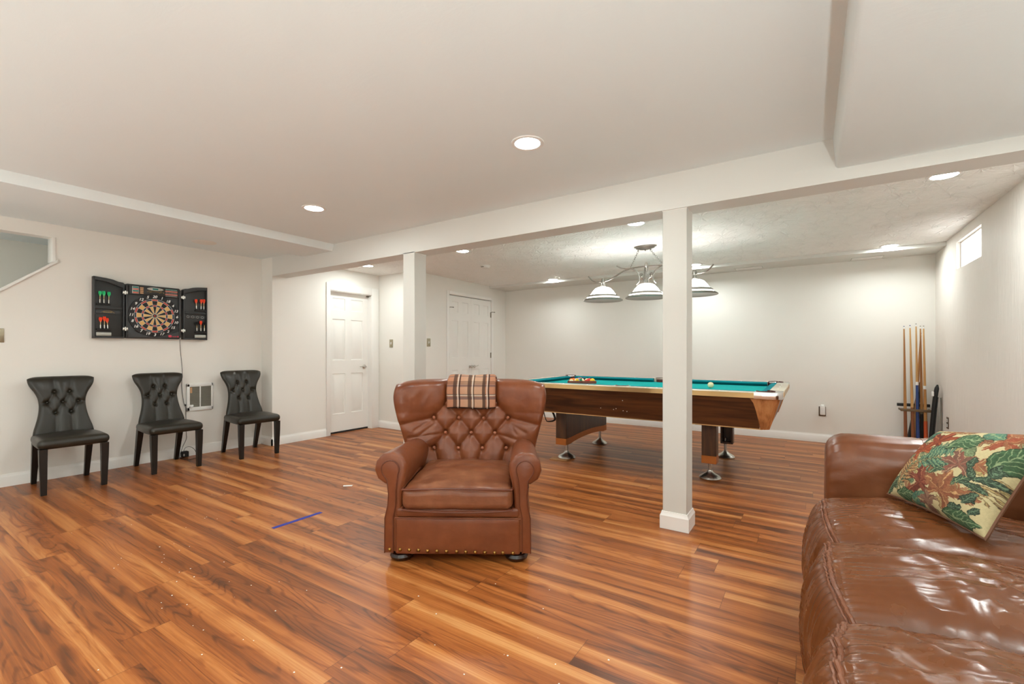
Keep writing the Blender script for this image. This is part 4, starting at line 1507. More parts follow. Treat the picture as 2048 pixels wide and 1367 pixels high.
faces += [(off + j * nn + i, off + (j + 1) * nn + i, off + (j + 1) * nn + i + 1, off + j * nn + i + 1) for j in range(NPv - 1) for i in range(NPu)]
for i in range(NPu):
    faces.append((i, off + i, off + i + 1, i + 1))
for j in range(NPv - 1):
    faces.append((j * nn, (j + 1) * nn, off + (j + 1) * nn, off + j * nn))
    k = NPu
    faces.append((j * nn + k, off + j * nn + k, off + (j + 1) * nn + k, (j + 1) * nn + k))
mb.add(verts, faces)
mb.build('plaid_cloth', M['plaid'], throw, cols=cols, sharp=70)

# --------------------------------------------------------------------------- floor bits
o = MB().box((-0.016, -0.168, 0.0), (0.016, 0.168, 0.0012), bev=0.0004, seg=1).build('masking_tape', M['tape'], loc=(-2.790, 1.701, 0.0002))
o.rotation_euler = (0, 0, rot90(0))
tag(o, 'strip of blue masking tape stuck on the floor left of the armchair', 'tape')
mb = MB()
mb.grid(lambda u, v: ((u - .5) * 0.07, (v - .5) * 0.035, 0.001 + 0.008 * abs(u - .5) ** 1.5 + 0.003 * math.sin(v * 5)), 10, 6)
mb.grid(lambda u, v: ((u - .5) * 0.07, (.5 - v) * 0.035, 0.0003), 10, 6)
o = mb.build('paper_scrap', M['paper'], loc=(-3.157, 2.357, 0.0005))
o.rotation_euler = (0, 0, 0.7)
tag(o, 'small white paper scrap on the floor between chairs and armchair', 'paper')
rng = random.Random(3)
mb = MB()
spots = [(-3.05, 0.95), (-2.9, 1.05), (-2.75, 1.0), (-2.6, 1.1), (-2.5, 0.95), (-2.3, 0.75), (-1.9, 0.95), (-2.1, 1.2), (-3.6, 1.1), (-3.3, 1.3), (-1.4, 0.9), (-1.2, 1.35), (-0.9, 1.25), (-1.0, 1.6), (-0.7, 1.35), (-0.45, 1.2), (-3.9, 1.6), (-4.2, 1.9), (-2.0, 0.6)]
for cx, cy in spots:
    for _ in range(4):
        x, y = cx + rng.gauss(0, 0.12), cy + rng.gauss(0, 0.12)
        s = rng.uniform(0.001, 0.0032)
        mb.box((x - s, y - s * rng.uniform(.5, 1), 0.0), (x + s, y + s, s * 0.7), bev=s * 0.25, seg=1)
tag(mb.build('floor_crumbs', M['paper']), 'tiny white crumbs and chips scattered over the wood floor', 'debris', kind='stuff')

# --------------------------------------------------------------------------- pool table
PX0, PX1, PY0, PY1 = -2.70, -0.17, 3.92, 5.42
PCX, PCY = (PX0 + PX1) / 2, (PY0 + PY1) / 2
pt_ = thing('pool_table', 'large pool table with turquoise cloth and dark walnut sides', 'pool table', (PCX, PCY, 0))
hx, hy = (PX1 - PX0) / 2, (PY1 - PY0) / 2
ZR, ZBED = 0.785, 0.745
MB().box((-hx + 0.11, -hy + 0.11, 0.70), (hx - 0.11, hy - 0.11, ZBED), bev=0.002).build('bed', M['cloth'], pt_)
RW = 0.105
# rails
def rail(x0, x1, y0, y1, nose):
    """nose: unit direction of the playing surface"""
    r_ = MB().box((x0, y0, 0.742), (x1, y1, ZR), bev=0.004, seg=2).build('rail', M['rail_top'], pt_)
    k = MB()
    prof = [(0.0, 0.744), (0.0, ZR + 0.001), (0.018, ZR + 0.002), (0.052, 0.776), (0.056, 0.770), (0.030, 0.748)]
    if nose[0] == 0:
        yb = y1 if nose[1] > 0 else y0
        k.prism([(yb + nose[1] * a, z) for a, z in prof], x0 + 0.004, x1 - 0.004, 'x')
    else:
        xb = x1 if nose[0] > 0 else x0
        k.prism([(xb + nose[0] * a, z) for a, z in prof], y0 + 0.004, y1 - 0.004, 'y')
    k.build('cushion', M['cloth_cushion'], r_, fixn=True)
    dm = MB()
    n = 3
    for i in range(n):
        f = (i + 1) / (n + 1)
        cx, cy = (x0 + (x1 - x0) * f, (y0 + y1) / 2) if nose[0] == 0 else ((x0 + x1) / 2, y0 + (y1 - y0) * f)
        dm.lathe([(0, ZR + 0.0008), (0.006, ZR + 0.0006), (0.0065, ZR - 0.001)], 12, 0, Matrix.Translation((cx, cy, 0)))
    dm.build('sight', M['num_white'], r_, fixn=True)
    return r_


CG, SG = 0.19, 0.075
for sy in (-1, 1):
    ya, yb = sorted((sy * hy, sy * (hy - RW)))
    for x0, x1 in ((-hx + CG, -SG), (SG, hx - CG)):
        rail(x0, x1, ya, yb, (0, -sy))
for sx in (-1, 1):
    xa, xb = sorted((sx * hx, sx * (hx - RW)))
    rail(xa, xb, -hy + CG, hy - CG, (-sx, 0))
# metal corner castings with pocket cut out
def corner_poly(r0, n=10):
    """outline of a corner casting for the corner at the origin with the table towards +x,+y"""
    pts = []
    ro = 0.045
    for i in range(n + 1):
        a = math.radians(180 + 90 * i / n)
        pts.append((ro + ro * math.cos(a), ro + ro * math.sin(a)))
    pts += [(CG, 0.0), (CG, RW)]
    c = 0.118
    for i in range(n + 1):
        a = math.radians(-35 - 200 * i / n)
        pts.append((c + r0 * math.cos(a), c + r0 * math.sin(a)))
    pts += [(RW, CG), (0.0, CG)]
    return pts


for sx in (-1, 1):
    for sy in (-1, 1):
        X = Matrix.Translation((sx * hx, sy * hy, 0)) @ Matrix.Diagonal((-sx, -sy, 1, 1))
        k = MB().prism(corner_poly(0.062), 0.734, ZR + 0.004, 'z', bev=0.004, X=X)
        k.build('corner_casting', M['chrome'], pt_, fixn=True)
        k = MB()
        a0, a1 = math.radians(25), math.radians(335)
        k.lathe([(0.061, 0.775), (0.061, 0.68), (0.03, 0.665), (0.0, 0.662)], 24, 0, X @ Matrix.Translation((0.118, 0.118, 0)))
        k.lathe([(0.056, ZR + 0.008), (0.065, ZR + 0.009), (0.067, ZR + 0.002), (0.062, 0.762), (0.055, 0.762)], 20, 0, X @ Matrix.Translation((0.118, 0.118, 0)), math.radians(95), math.radians(355))
        k.build('pocket', M['pocket'], pt_, fixn=True)
        # tapered block under the casting
        tp = [(0.0, 0.03), (0.03, 0.0), (0.20, 0.0), (0.20, 0.05), (0.05, 0.20), (0.0, 0.20)]
        k = MB()
        rows = []
        for z, f in ((0.736, 0.0), (0.70, 0.12), (0.64, 0.36), (0.58, 0.60), (0.53, 0.82), (0.490, 1.0)):
            row = []
            for (a, b) in tp:
                ia, ib = 0.018 + a, 0.018 + b
                # inset of both outer faces and narrowing of the returns towards the bottom
                g = f ** 0.5
                fa = ia + 0.075 * f if a < 0.1 else ia - 0.065 * g
                fb = ib + 0.075 * f if b < 0.1 else ib - 0.065 * g
                row.append((fa, fb, z))
            rows.append(row)
        n = len(tp)
        fs = [(j * n + i, j * n + (i + 1) % n, (j + 1) * n + (i + 1) % n, (j + 1) * n + i) for j in range(5) for i in range(n)]
        fs += [tuple(range(n)), tuple(5 * n + i for i in range(n))[::-1]]
        k.add([p for r_ in rows for p in r_], fs, 0, X)
        k.build('corner_block', M['corner_wood'], pt_, fixn=True)
for sy in (-1, 1):
    k = MB()
    X = Matrix.Translation((0, sy * hy, 0)) @ Matrix.Diagonal((1, -sy, 1, 1))
    pts = [(-SG, 0), (SG, 0), (SG, RW)]
    for i in range(11):
        a = math.radians(10 - 200 * i / 10)
        pts.append((0.056 * math.cos(a), RW - 0.01 + 0.056 * math.sin(a)))
    pts.append((-SG, RW))
    k.prism(pts, 0.740, ZR + 0.003, 'z', bev=0.003, X=X)
    k.build('side_casting', M['rail_top'], pt_, fixn=True)
    k = MB()
    k.lathe([(0.055, 0.775), (0.055, 0.68), (0.03, 0.665), (0, 0.662)], 24, 0, X @ Matrix.Translation((0, RW - 0.01, 0)))
    k.lathe([(0.050, ZR + 0.007), (0.059, ZR + 0.008), (0.061, ZR + 0.002), (0.056, 0.762), (0.049, 0.762)], 20, 0, X @ Matrix.Translation((0, RW - 0.01, 0)), math.radians(165), math.radians(375))
    k.build('pocket', M['pocket'], pt_, fixn=True)
# champagne metal strip on the outside of the rails
k = MB()
for sy in (-1, 1):
    k.prism([(sy * (hy + 0.003), 0.741), (sy * (hy + 0.003), ZR - 0.006), (sy * (hy - 0.006), ZR - 0.003), (sy * (hy - 0.006), 0.741)], -hx + CG, hx - CG, 'x')
for sx in (-1, 1):
    k.prism([(sx * (hx + 0.003), 0.741), (sx * (hx + 0.003), ZR - 0.006), (sx * (hx - 0.006), ZR - 0.003), (sx * (hx - 0.006), 0.741)], -hy + CG, hy - CG, 'y')
k.build('edge_strip', M['trim_metal'], pt_, fixn=True)
# sloping aprons
ZA0, ZA1 = 0.494, 0.742
for sy in (-1, 1):
    k = MB()
    k.prism([(sy * (hy - 0.022), ZA1), (sy * (hy - 0.052), ZA1), (sy * (hy - 0.122), ZA0), (sy * (hy - 0.098), ZA0)], -hx + 0.16, hx - 0.16, 'x')
    k.build('apron', M['walnut'], pt_, fixn=True)
    k = MB().prism([(sy * (hy - 0.096), ZA0 - 0.007), (sy * (hy - 0.096), ZA0 + 0.001), (sy * (hy - 0.126), ZA0 + 0.001), (sy * (hy - 0.126), ZA0 - 0.007)], -hx + 0.16, hx - 0.14, 'x')
    k.build('apron_strip', M['trim_metal'], pt_, fixn=True)
for sx in (-1, 1):
    k = MB()
    k.prism([(sx * (hx - 0.022), ZA1), (sx * (hx - 0.052), ZA1), (sx * (hx - 0.122), ZA0), (sx * (hx - 0.098), ZA0)], -hy + 0.16, hy - 0.16, 'y')
    k.build('apron', M['walnut'], pt_, fixn=True)
MB().box((-hx + 0.13, -hy + 0.13, 0.50), (hx - 0.13, hy - 0.13, 0.70)).build('underframe', M['black_wood'], pt_)
k = MB()
for x, z in ((-0.075, 0.565), (-0.05, 0.575), (0.015, 0.56), (0.02, 0.655), (-0.20, 0.57), (0.05, 0.555)):
    y = -hy + 0.022 + (ZA1 - z) / (ZA1 - ZA0) * 0.076
    k.lathe([(0, 0.0016), (0.0035, 0.0008), (0.004, 0)], 8, 0, Matrix.Translation((x, y - 0.0005, z)) @ Matrix.Rotation(PI / 2, 4, 'X'))
k.build('scuff_mark', M['num_white'], pt_)
# legs
def leg(x0, x1, y0, y1, name='leg'):
    l = MB().box((x0, y0, 0.215), (x1, y1, 0.497), bev=0.003, seg=1).build(name, M['leg_wood'], pt_)
    MB().box((x0 - 0.0012, y0 - 0.0012, 0.150), (x1 + 0.0012, y1 + 0.0012, 0.216), bev=0.002, seg=1).build('leg_band', M['copper'], l)
    return l


def levelling_foot(x, y):
    k = MB()
    X = Matrix.Translation((x, y, 0))
    k.lathe([(0, 0), (0.084, 0.0), (0.090, 0.006), (0.082, 0.018), (0.060, 0.032), (0.036, 0.046), (0.024, 0.060), (0.020, 0.072), (0, 0.074)], 32, 0, X)
    k.lathe([(0, 0.07), (0.015, 0.07), (0.015, 0.20), (0, 0.20)], 14, 0, X)
    return k.build('levelling_foot', M['steel'], pt_, fixn=True)


def L(x, y):
    return x - PCX, y - PCY


for x, yn_, yf in ((-0.715, 4.115, 5.09), (-2.113, 4.115, 5.09)):
    for y0 in (yn_, yf):
        a, b = L(x, y0)
        if x > -1 and y0 > 5:
            # hollow backed far post
            l = MB()
            l.box((a - 0.058, b, 0.150), (a - 0.040, b + 0.11, 0.497), bev=0.002, seg=1)
            l.box((a + 0.040, b, 0.150), (a + 0.058, b + 0.11, 0.497), bev=0.002, seg=1)
            l.box((a - 0.042, b + 0.08, 0.150), (a + 0.042, b + 0.11, 0.497))
            l.box((a - 0.042, b, 0.150), (a + 0.042, b + 0.10, 0.17))
            l.build('leg', M['leg_wood'], pt_)
        else:
            leg(a - 0.058, a + 0.058, b, b + 0.11)
a, b0 = L(-2.113, 4.115)
_, b1 = L(0, 5.20)
k = MB()
pts = [(b0 + 0.10, 0.497), (b0 + 0.10, 0.216)]
low = []
for i in range(17):
    f = i / 16
    y = b0 + 0.10 + (b1 - b0 - 0.20) * f
    pts.append((y, 0.216 + 0.020 * math.sin(PI * f)))
    low.append((y, 0.150 + 0.030 * math.sin(PI * f) ** 0.7))
pts.append((b1 - 0.10, 0.497))
k.prism(pts, a - 0.055, a + 0.0575, 'x')
lp = k.build('leg_panel', M['leg_wood'], pt_, fixn=True)
k = MB().prism(low + [(y, 0.2165 + 0.020 * math.sin(PI * i / 16)) for i, (y, z) in reversed(list(enumerate(low)))], a - 0.056, a + 0.0585, 'x')
k.build('panel_band', M['copper'], lp, fixn=True)
for x, y in ((-0.725, 4.236), (-0.735, 5.165), (-2.108, 4.236), (-2.10, 5.10)):
    a, b = L(x, y)
    levelling_foot(a, b)
a, b = L(-0.775, 4.115)
MB().box((a - 0.05, b, 0.470), (a + 0.02, b + 0.09, 0.494), bev=0.002, seg=1).build('bracket', M['black_wood'], pt_)
# strap loop under the table behind the armchair
k = MB()
a, b = L(-2.235, 4.08)
P = smooth([(a + 0.035, b, 0.500), (a + 0.068, b - 0.01, 0.452), (a + 0.080, b - 0.015, 0.415), (a + 0.060, b - 0.02, 0.395), (a + 0.0, b - 0.02, 0.385), (a - 0.02, b - 0.02, 0.40), (a - 0.045, b - 0.01, 0.45), (a - 0.06, b, 0.500)], 5)
k.tube(P, 0.015, 8, flat=0.3)
k.build('strap', M['strap'], pt_)
# wooden shim under one foot
MB().box((-0.095, -0.075, 0.0), (0.095, 0.075, 0.0085), bev=0.0015, seg=1)
sh = thing('plywood_shim', 'square plywood pad tucked under the pool table foot nearest the armchair', 'wood pad', (-2.125, 4.155, 0.0002), 0.12)
# pad is notched around the foot
k = MB()
k.prism([(-0.10, -0.085), (0.085, -0.085), (0.085, -0.035), (0.02, -0.030), (-0.04, -0.015), (-0.075, 0.03), (-0.10, 0.06)], 0.0, 0.009, 'z', bev=0.0015)
k.build('pad', M['shim'], sh, fixn=True)

# balls: triangle rack and cue ball
BRad = 0.0286
RKX, RKY = -2.135, 4.655
rk = thing('ball_rack', 'red-brown triangle rack around the balls on the pool table', 'ball rack', (RKX, RKY, ZBED + 0.0003))
def tri(r):
    # triangle with apex towards +x
    return [(r, 0), (-r / 2, r * 0.866), (-r / 2, -r * 0.866)]
ro, ri, n = 0.200, 0.184, 6
def round_tri(R, rad, k=6):
    P = tri(R)
    out = []
    for i in range(3):
        p = Vector(P[i])
        c = p * (1 - 2 * rad / R)
        a = math.atan2(p.y, p.x)
        for j in range(k + 1):
            t = a + math.radians(-60 + 120 * j / k)
            out.append((c.x + rad * math.cos(t), c.y + rad * math.sin(t)))
    return out
A_, B_ = round_tri(0.212, 0.034), round_tri(0.194, 0.029)
m_ = len(A_)
vs = [(x, y, z) for P in (A_, B_) for z in (0.0, 0.030) for x, y in P]
fs = []
for i in range(m_):
    j = (i + 1) % m_
    fs += [(i, j, m_ + j, m_ + i), (2 * m_ + j, 2 * m_ + i, 3 * m_ + i, 3 * m_ + j), (m_ + i, m_ + j, 3 * m_ + j, 3 * m_ + i), (j, i, 2 * m_ + i, 2 * m_ + j)]
MB().add(vs, fs).build('frame', M['rack_wood'], rk, fixn=True)
BC = {1: (232, 186, 44), 2: (40, 70, 160), 3: (206, 56, 46), 4: (92, 54, 128), 5: (232, 120, 44), 6: (36, 122, 76), 7: (124, 36, 36), 8: (24, 24, 26)}
names = {1: 'yellow', 2: 'blue', 3: 'red', 4: 'purple', 5: 'orange', 6: 'green', 7: 'maroon', 8: 'black'}
order = [1, 11, 3, 14, 8, 6, 9, 10, 7, 4, 13, 5, 2, 12, 15]
def ball(n_, loc):
    base = n_ if n_ <= 8 else n_ - 8
    nm = names[base]
    key = 'ball_' + nm
    if key not in M:
        M[key] = pm('ball_enamel_' + nm, srgb(*BC[base]), 0.12, var=0.03)
    striped = n_ > 8
    k = MB()
    rows, seg = 16, 24
    for j in range(rows):
        t0, t1 = PI * j / rows, PI * (j + 1) / rows
        vs = [(BRad * math.sin(t) * math.cos(2 * PI * i / seg), BRad * math.sin(t) * math.sin(2 * PI * i / seg), BRad * math.cos(t)) for t in (t0, t1) for i in range(seg)]
        col = 0 if (not striped or 4 < j < 11) else 1
        k.add(vs, [(i, seg + i, seg + (i + 1) % seg, (i + 1) % seg) for i in range(seg)], col)
    lab = ('%s striped pool ball in the triangle rack' if striped else '%s solid pool ball in the triangle rack') % nm
    o = k.build('pool_ball', [M[key], M['cueball']], loc=loc)
    o.rotation_euler = (rng.uniform(0, 3), rng.uniform(0, 3), rng.uniform(0, 3))
    return tag(o, lab, 'pool ball', 'pool balls in the triangle rack')
q = 0
d_ = 2 * BRad + 0.0004
for row in range(5):
    for i in range(row + 1):
        x = RKX + 0.1330 - row * d_ * 0.866 * 1.0
        y = RKY + (i - row / 2) * d_
        ball(order[q], (x, y, ZBED + BRad + 0.0003))
        q += 1
k = MB()
k.rbox((-BRad,) * 3, (BRad,) * 3, BRad, ni=2, nr=8)
tag(k.build('cue_ball', M['cueball'], loc=(-0.803, 4.72, ZBED + BRad + 0.0003), sharp=180), 'single ivory cue ball lying alone on the turquoise cloth', 'cue ball')

# --------------------------------------------------------------------------- billiard lamp
LX, LY = -1.418, 4.69
lamp = thing('billiard_lamp', 'three-shade brushed nickel lamp hanging over the pool table', 'hanging lamp', (LX, LY, 0))
k = MB().lathe([(0, -0.034), (0.055, -0.033), (0.07, -0.026), (0.095, -0.022), (0.10, -0.012), (0.115, -0.008), (0.118, 0.0)], 40, 0, Matrix.Translation((-0.02, 0.03, ZC)) @ Matrix.Diagonal((1.0, 0.62, 1, 1)))
for x in (-0.075, 0.0, 0.055):
    k.lathe([(0, -0.05), (0.006, -0.048), (0.008, -0.03), (0, -0.03)], 10, 0, Matrix.Translation((-0.02 + x, 0.03, ZC)))
k.build('canopy', M['lamp_metal'], lamp, fixn=True)
def chain(p0, p1, n_):
    k = MB()
    p0, p1 = Vector(p0), Vector(p1)
    d = (p1 - p0).normalized()
    side = Vector((0, 1, 0))
    oth = d.cross(side).normalized()
    Ls = (p1 - p0).length / n_
    for i in range(n_):
        c = p0.lerp(p1, (i + 0.5) / n_)
        w_ = side if i % 2 else oth
        k.tube([c + d * (Ls * 0.66 * math.cos(t)) + w_ * (0.0075 * math.sin(t)) for t in [2 * PI * j / 14 for j in range(14)]], 0.0016, 5, closed=True)
    return k
chain((-0.095, 0.03, ZC - 0.045), (-0.165, 0, 1.99), 8).build('chain', M['lamp_metal'], lamp)
chain((0.035, 0.03, ZC - 0.045), (0.165, 0, 1.99), 9).build('chain', M['lamp_metal'], lamp)
k = MB()
A1 = smooth([(-0.645, 0, 1.935), (-0.600, 0, 1.888), (-0.54, 0, 1.866), (-0.475, 0, 1.864), (-0.42, 0, 1.872), (-0.34, 0, 1.903), (-0.25, 0, 1.953), (-0.165, 0, 1.976), (-0.08, 0, 1.982), (0, 0, 1.984), (0.08, 0, 1.982), (0.165, 0, 1.976), (0.25, 0, 1.953), (0.34, 0, 1.903), (0.42, 0, 1.872), (0.475, 0, 1.864), (0.54, 0, 1.866), (0.600, 0, 1.888), (0.645, 0, 1.935)], 4)
k.tube(A1, 0.0085, 8)
for s in (-1, 1):
    k.tube(smooth([(s * 0.32, 0, 2.02), (s * 0.27, 0, 1.990), (s * 0.215, 0, 1.977), (s * 0.165, 0, 1.974), (s * 0.12, 0, 1.955), (s * 0.085, 0, 1.915), (s * 0.070, 0, 1.870), (s * 0.078, 0, 1.830), (s * 0.105, 0, 1.800)], 4), 0.0075, 8)
    k.tube([(s * (0.052 + 0.020 * math.cos(t) * (1 - t / 14)), 0, 1.893 + 0.020 * math.sin(t) * (1 - t / 14)) for t in [i * 0.45 for i in range(24)]], 0.0055, 7)
    k.tube(smooth([(s * 0.05, 0, 1.868), (s * 0.024, 0, 1.855), (s * 0.016, 0, 1.825), (s * 0.022, 0, 1.80)], 4), 0.0065, 7)
    k.lathe([(0, -0.008), (0.008, -0.006), (0.008, 0.006), (0, 0.008)], 10, 0, Matrix.Translation((s * 0.165, 0, 1.984)))
k.build('arm', M['lamp_metal'], lamp)
for x, zt in ((-0.475, 1.864), (0.0, 1.984), (0.475, 1.864)):
    k = MB()
    X = Matrix.Translation((x, 0, 0))
    k.lathe([(0, zt + 0.035), (0.010, zt + 0.034), (0.018, zt + 0.024), (0.021, zt + 0.008), (0.024, zt - 0.004), (0.024, zt - 0.014), (0.014, zt - 0.018), (0.014, zt - 0.05), (0, zt - 0.05)], 20, 0, X)
    for a in range(4):
        t = PI / 4 + a * PI / 2
        c, s = math.cos(t), math.sin(t)
        k.tube(smooth([(x + 0.016 * c, 0.016 * s, zt - 0.012), (x + 0.020 * c, 0.020 * s, zt - 0.04), (x + 0.034 * c, 0.034 * s, 1.795 + 0.01)], 4), 0.004, 6)
    if x == 0:
        k.tube([(0, 0, zt), (0, 0, 1.80)], 0.007, 8)
    k.build('lamp_holder', M['lamp_metal'], lamp, fixn=True)
    sh_ = MB().lathe([(0.030, 1.800), (0.060, 1.797), (0.085, 1.785), (0.112, 1.755), (0.140, 1.715), (0.163, 1.690), (0.186, 1.672), (0.203, 1.662), (0.201, 1.660), (0.184, 1.668), (0.160, 1.686), (0.137, 1.711), (0.109, 1.750), (0.083, 1.780), (0.030, 1.795)], 48, 0, X).build('shade', M['glass_lit'], lamp, fixn=True)
    MB().lathe([(0.148, 1.712), (0.153, 1.712), (0.177, 1.692), (0.178, 1.688), (0.172, 1.686)], 48, 0, X).build('band', M['lamp_metal'], sh_, fixn=True)
    MB().lathe([(0.186, 1.675), (0.208, 1.664), (0.213, 1.656), (0.209, 1.651), (0.198, 1.654)], 48, 0, X).build('rim', M['lamp_metal'], sh_, fixn=True)
    la = bpy.data.lights.new('bulb_light', 'POINT')
    la.energy = 4.0
    la.shadow_soft_size = 0.05
    la.color = (0.97, 1.0, 0.96)
    lo = bpy.data.objects.new('bulb_light', la)
    COL.objects.link(lo)
    lo.location = (x, 0, 1.70)
    lo.parent = lamp

# --------------------------------------------------------------------------- cue rack and cues
cr = thing('cue_rack', 'low wooden cue rack standing in the far right corner', 'cue rack', (0.93, 6.40, 0))
k = MB().box((-0.16, -0.035, 0.0), (0.15, 0.118, 0.04), bev=0.004)
k.build('base', M['rackbar'], cr)
for x in (0.0, 0.06):
    MB().box((x - 0.010, 0.102, 0.04), (x + 0.010, 0.118, 0.53), bev=0.002).build('post', M['rackbar'], cr)
MB().box((-0.128, 0.100, 0.500), (0.145, 0.119, 0.532), bev=0.002).build('back_bar', M['black_wood'], cr)
k = MB().box((-0.115, -0.034, 0.458), (0.135, -0.022, 0.484), bev=0.002)
k.box((-0.115, 0.022, 0.462), (0.135, 0.032, 0.482), bev=0.002)
for x in (-0.112, -0.045, 0.0082, 0.1115, 0.132):
    k.box((x - 0.003, -0.028, 0.463), (x + 0.003, 0.030, 0.481))
for x in (-0.112, 0.132):
    k.box((x - 0.006, 0.028, 0.464), (x + 0.006, 0.104, 0.480))
k.build('front_bar', M['rackbar'], cr)


def cue(x0, x1, ztop, shaft, butt, label, zj=0.62, y0=6.40, y1=6.40, ring=None, wrap=None, zb=0.043):
    o = thing('pool_cue', label, 'pool cue', (x1, y1, zb), 0, 'pool cues in the corner rack')
    Lc = ztop - zb
    ax = Vector((x0 - x1, y0 - y1, Lc))
    Q = Vector((0, 0, 1)).rotation_difference(ax.normalized()).to_matrix().to_4x4()
    J = zj - zb
    r = lambda z: 0.0175 - 0.0115 * z / Lc
    MB().lathe([(0, 0), (r(0), 0.0), (r(0), 0.01), (r(J), J), (0, J)], 14, 0, Q).build('butt', butt, o)
    MB().lathe([(0, J), (r(J) * 0.99, J), (r(Lc - 0.03), Lc - 0.03), (0, Lc - 0.03)], 14, 0, Q).build('shaft', shaft, o)
    MB().lathe([(0, Lc - 0.03), (0.0064, Lc - 0.03), (0.0062, Lc - 0.007), (0, Lc - 0.007)], 12, 0, Q).build('ferrule', M['num_white'], o)
    MB().lathe([(0, Lc - 0.007), (0.0062, Lc - 0.007), (0.005, Lc), (0, Lc)], 12, 0, Q).build('tip', M['butt_blue'] if ring is None else M['hinge'], o)
    if ring:
        MB().lathe([(r(J) * 0.9, J - 0.02), (r(J) * 1.12, J - 0.02), (r(J) * 1.12, J + 0.015), (r(J) * 0.9, J + 0.015)], 14, 0, Q).build('joint_ring', ring, o, fixn=True)
    if wrap:
        MB().lathe([(0.010, 0.12), (r(0.12) * 1.06, 0.12), (r(0.32) * 1.08, 0.32), (0.010, 0.32)], 14, 0, Q).build('wrap', wrap, o, fixn=True)
    return o


cue(0.847, 0.862, 1.372, M['maple_dark'], M['butt_brown'], 'plain wooden pool cue at the left end of the corner rack', 0.48)
cue(0.896, 0.924, 1.380, M['maple'], M['butt_brown'], 'pool cue with a thick brown butt, second from the left in the rack', 0.50)
cue(0.945, 0.962, 1.395, M['maple'], M['butt_blue'], 'pool cue with a shiny blue butt, middle of the rack', 0.76, ring=M['num_white'])
cue(1.000, 0.935, 1.300, M['maple_dark'], M['maple_dark'], 'thin pool cue slanting behind the blue one', 0.45, 6.50, 6.460)
cue(0.988, 1.004, 1.372, M['maple_dark'], M['deep_black'], 'dark-butted pool cue tight beside the orange one', 0.45, 6.453, 6.453, ring=M['hinge'])
cue(1.005, 1.026, 1.370, M['maple'], M['maple_dark'], 'pool cue with an orange-red wrap at the right end of the rack', 0.72, ring=M['num_white'], wrap=M['butt_orange'])
# soft cases
def case(loc, pts, label, rotx=0.0, band=True):
    o = thing('cue_case', label, 'cue case', loc, 0, 'black cue cases')
    P = smooth(pts, 4)
    n_ = len(P)
    R = [0.034 * min(1, (0.25 + min(i, n_ - 1 - i) * 0.35)) for i in range(n_)]
    MB().tube(P, R, 12, flat=0.55).build('body', M['deep_black'], o)
    if band:
        c = P[int(n_ * 0.72)]
        MB().rbox((c.x - 0.036, c.y - 0.036, c.z - 0.025), (c.x - 0.018, c.y - 0.012, c.z + 0.025), 0.006, ni=2, nr=2).build('tag', M['num_white'], o)
    P2 = [p + Vector((0.018, -0.022, 0.0)) for p in P[2:-4:3]]
    MB().tube(P2, 0.004, 6).build('zip', M['dark_plastic'], o)
    return o


case((1.045, 6.33, 0.0), [(0, 0, 0.003), (0.012, 0.0, 0.25), (0.030, 0.005, 0.50), (0.045, 0.005, 0.66), (0.058, 0.0, 0.755)], 'black cue case leaning against the right wall beside the rack')
case((0.905, 6.555, 0.0), [(-0.02, 0, 0.003), (0.03, 0.0, 0.30), (0.075, 0.0, 0.58), (0.10, 0.0, 0.775)], 'black cue case leaning behind the cues in the corner', band=False)
o = thing('case_strap', 'grey-green strap lying along the right wall behind the leaning case', 'strap', (1.118, 6.32, 0))
MB().tube(smooth([(0, 0, 0.005), (0.004, 0, 0.25), (0.010, 0.01, 0.5), (0.012, 0.03, 0.62)], 4), 0.009, 8, flat=0.5).build('webbing', M['grille'], o)

# --------------------------------------------------------------------------- sofa
so = thing('sofa', 'glossy cocoa brown leather sofa along the right wall', 'sofa', (0.572, 1.55, 0))
SX, SY = -0.55, -1.55
SD = [(1.950, 2.50), (1.430, 1.950), (0.66, 1.430)]
# frame
MB().rbox((0.06 + SX, 0.40 + SY, 0.03), (1.09 + SX, 2.72 + SY, 0.34), 0.04, ni=4, nr=3).build('frame', M['sofa_leather'], so, sharp=60)
PROF = [(0.10, 0.06), (0.045, 0.075), (0.008, 0.12), (-0.010, 0.20), (-0.012, 0.28), (-0.002, 0.355), (0.020, 0.415), (0.044, 0.443), (0.075, 0.455), (0.16, 0.468), (0.30, 0.478), (0.45, 0.474), (0.60, 0.460), (0.74, 0.452), (0.80, 0.45)]
PS = smooth([(x, 0, z) for x, z in PROF], 8)
plen = [0.0]
for a, b in zip(PS, PS[1:]):
    plen.append(plen[-1] + (b - a).length)


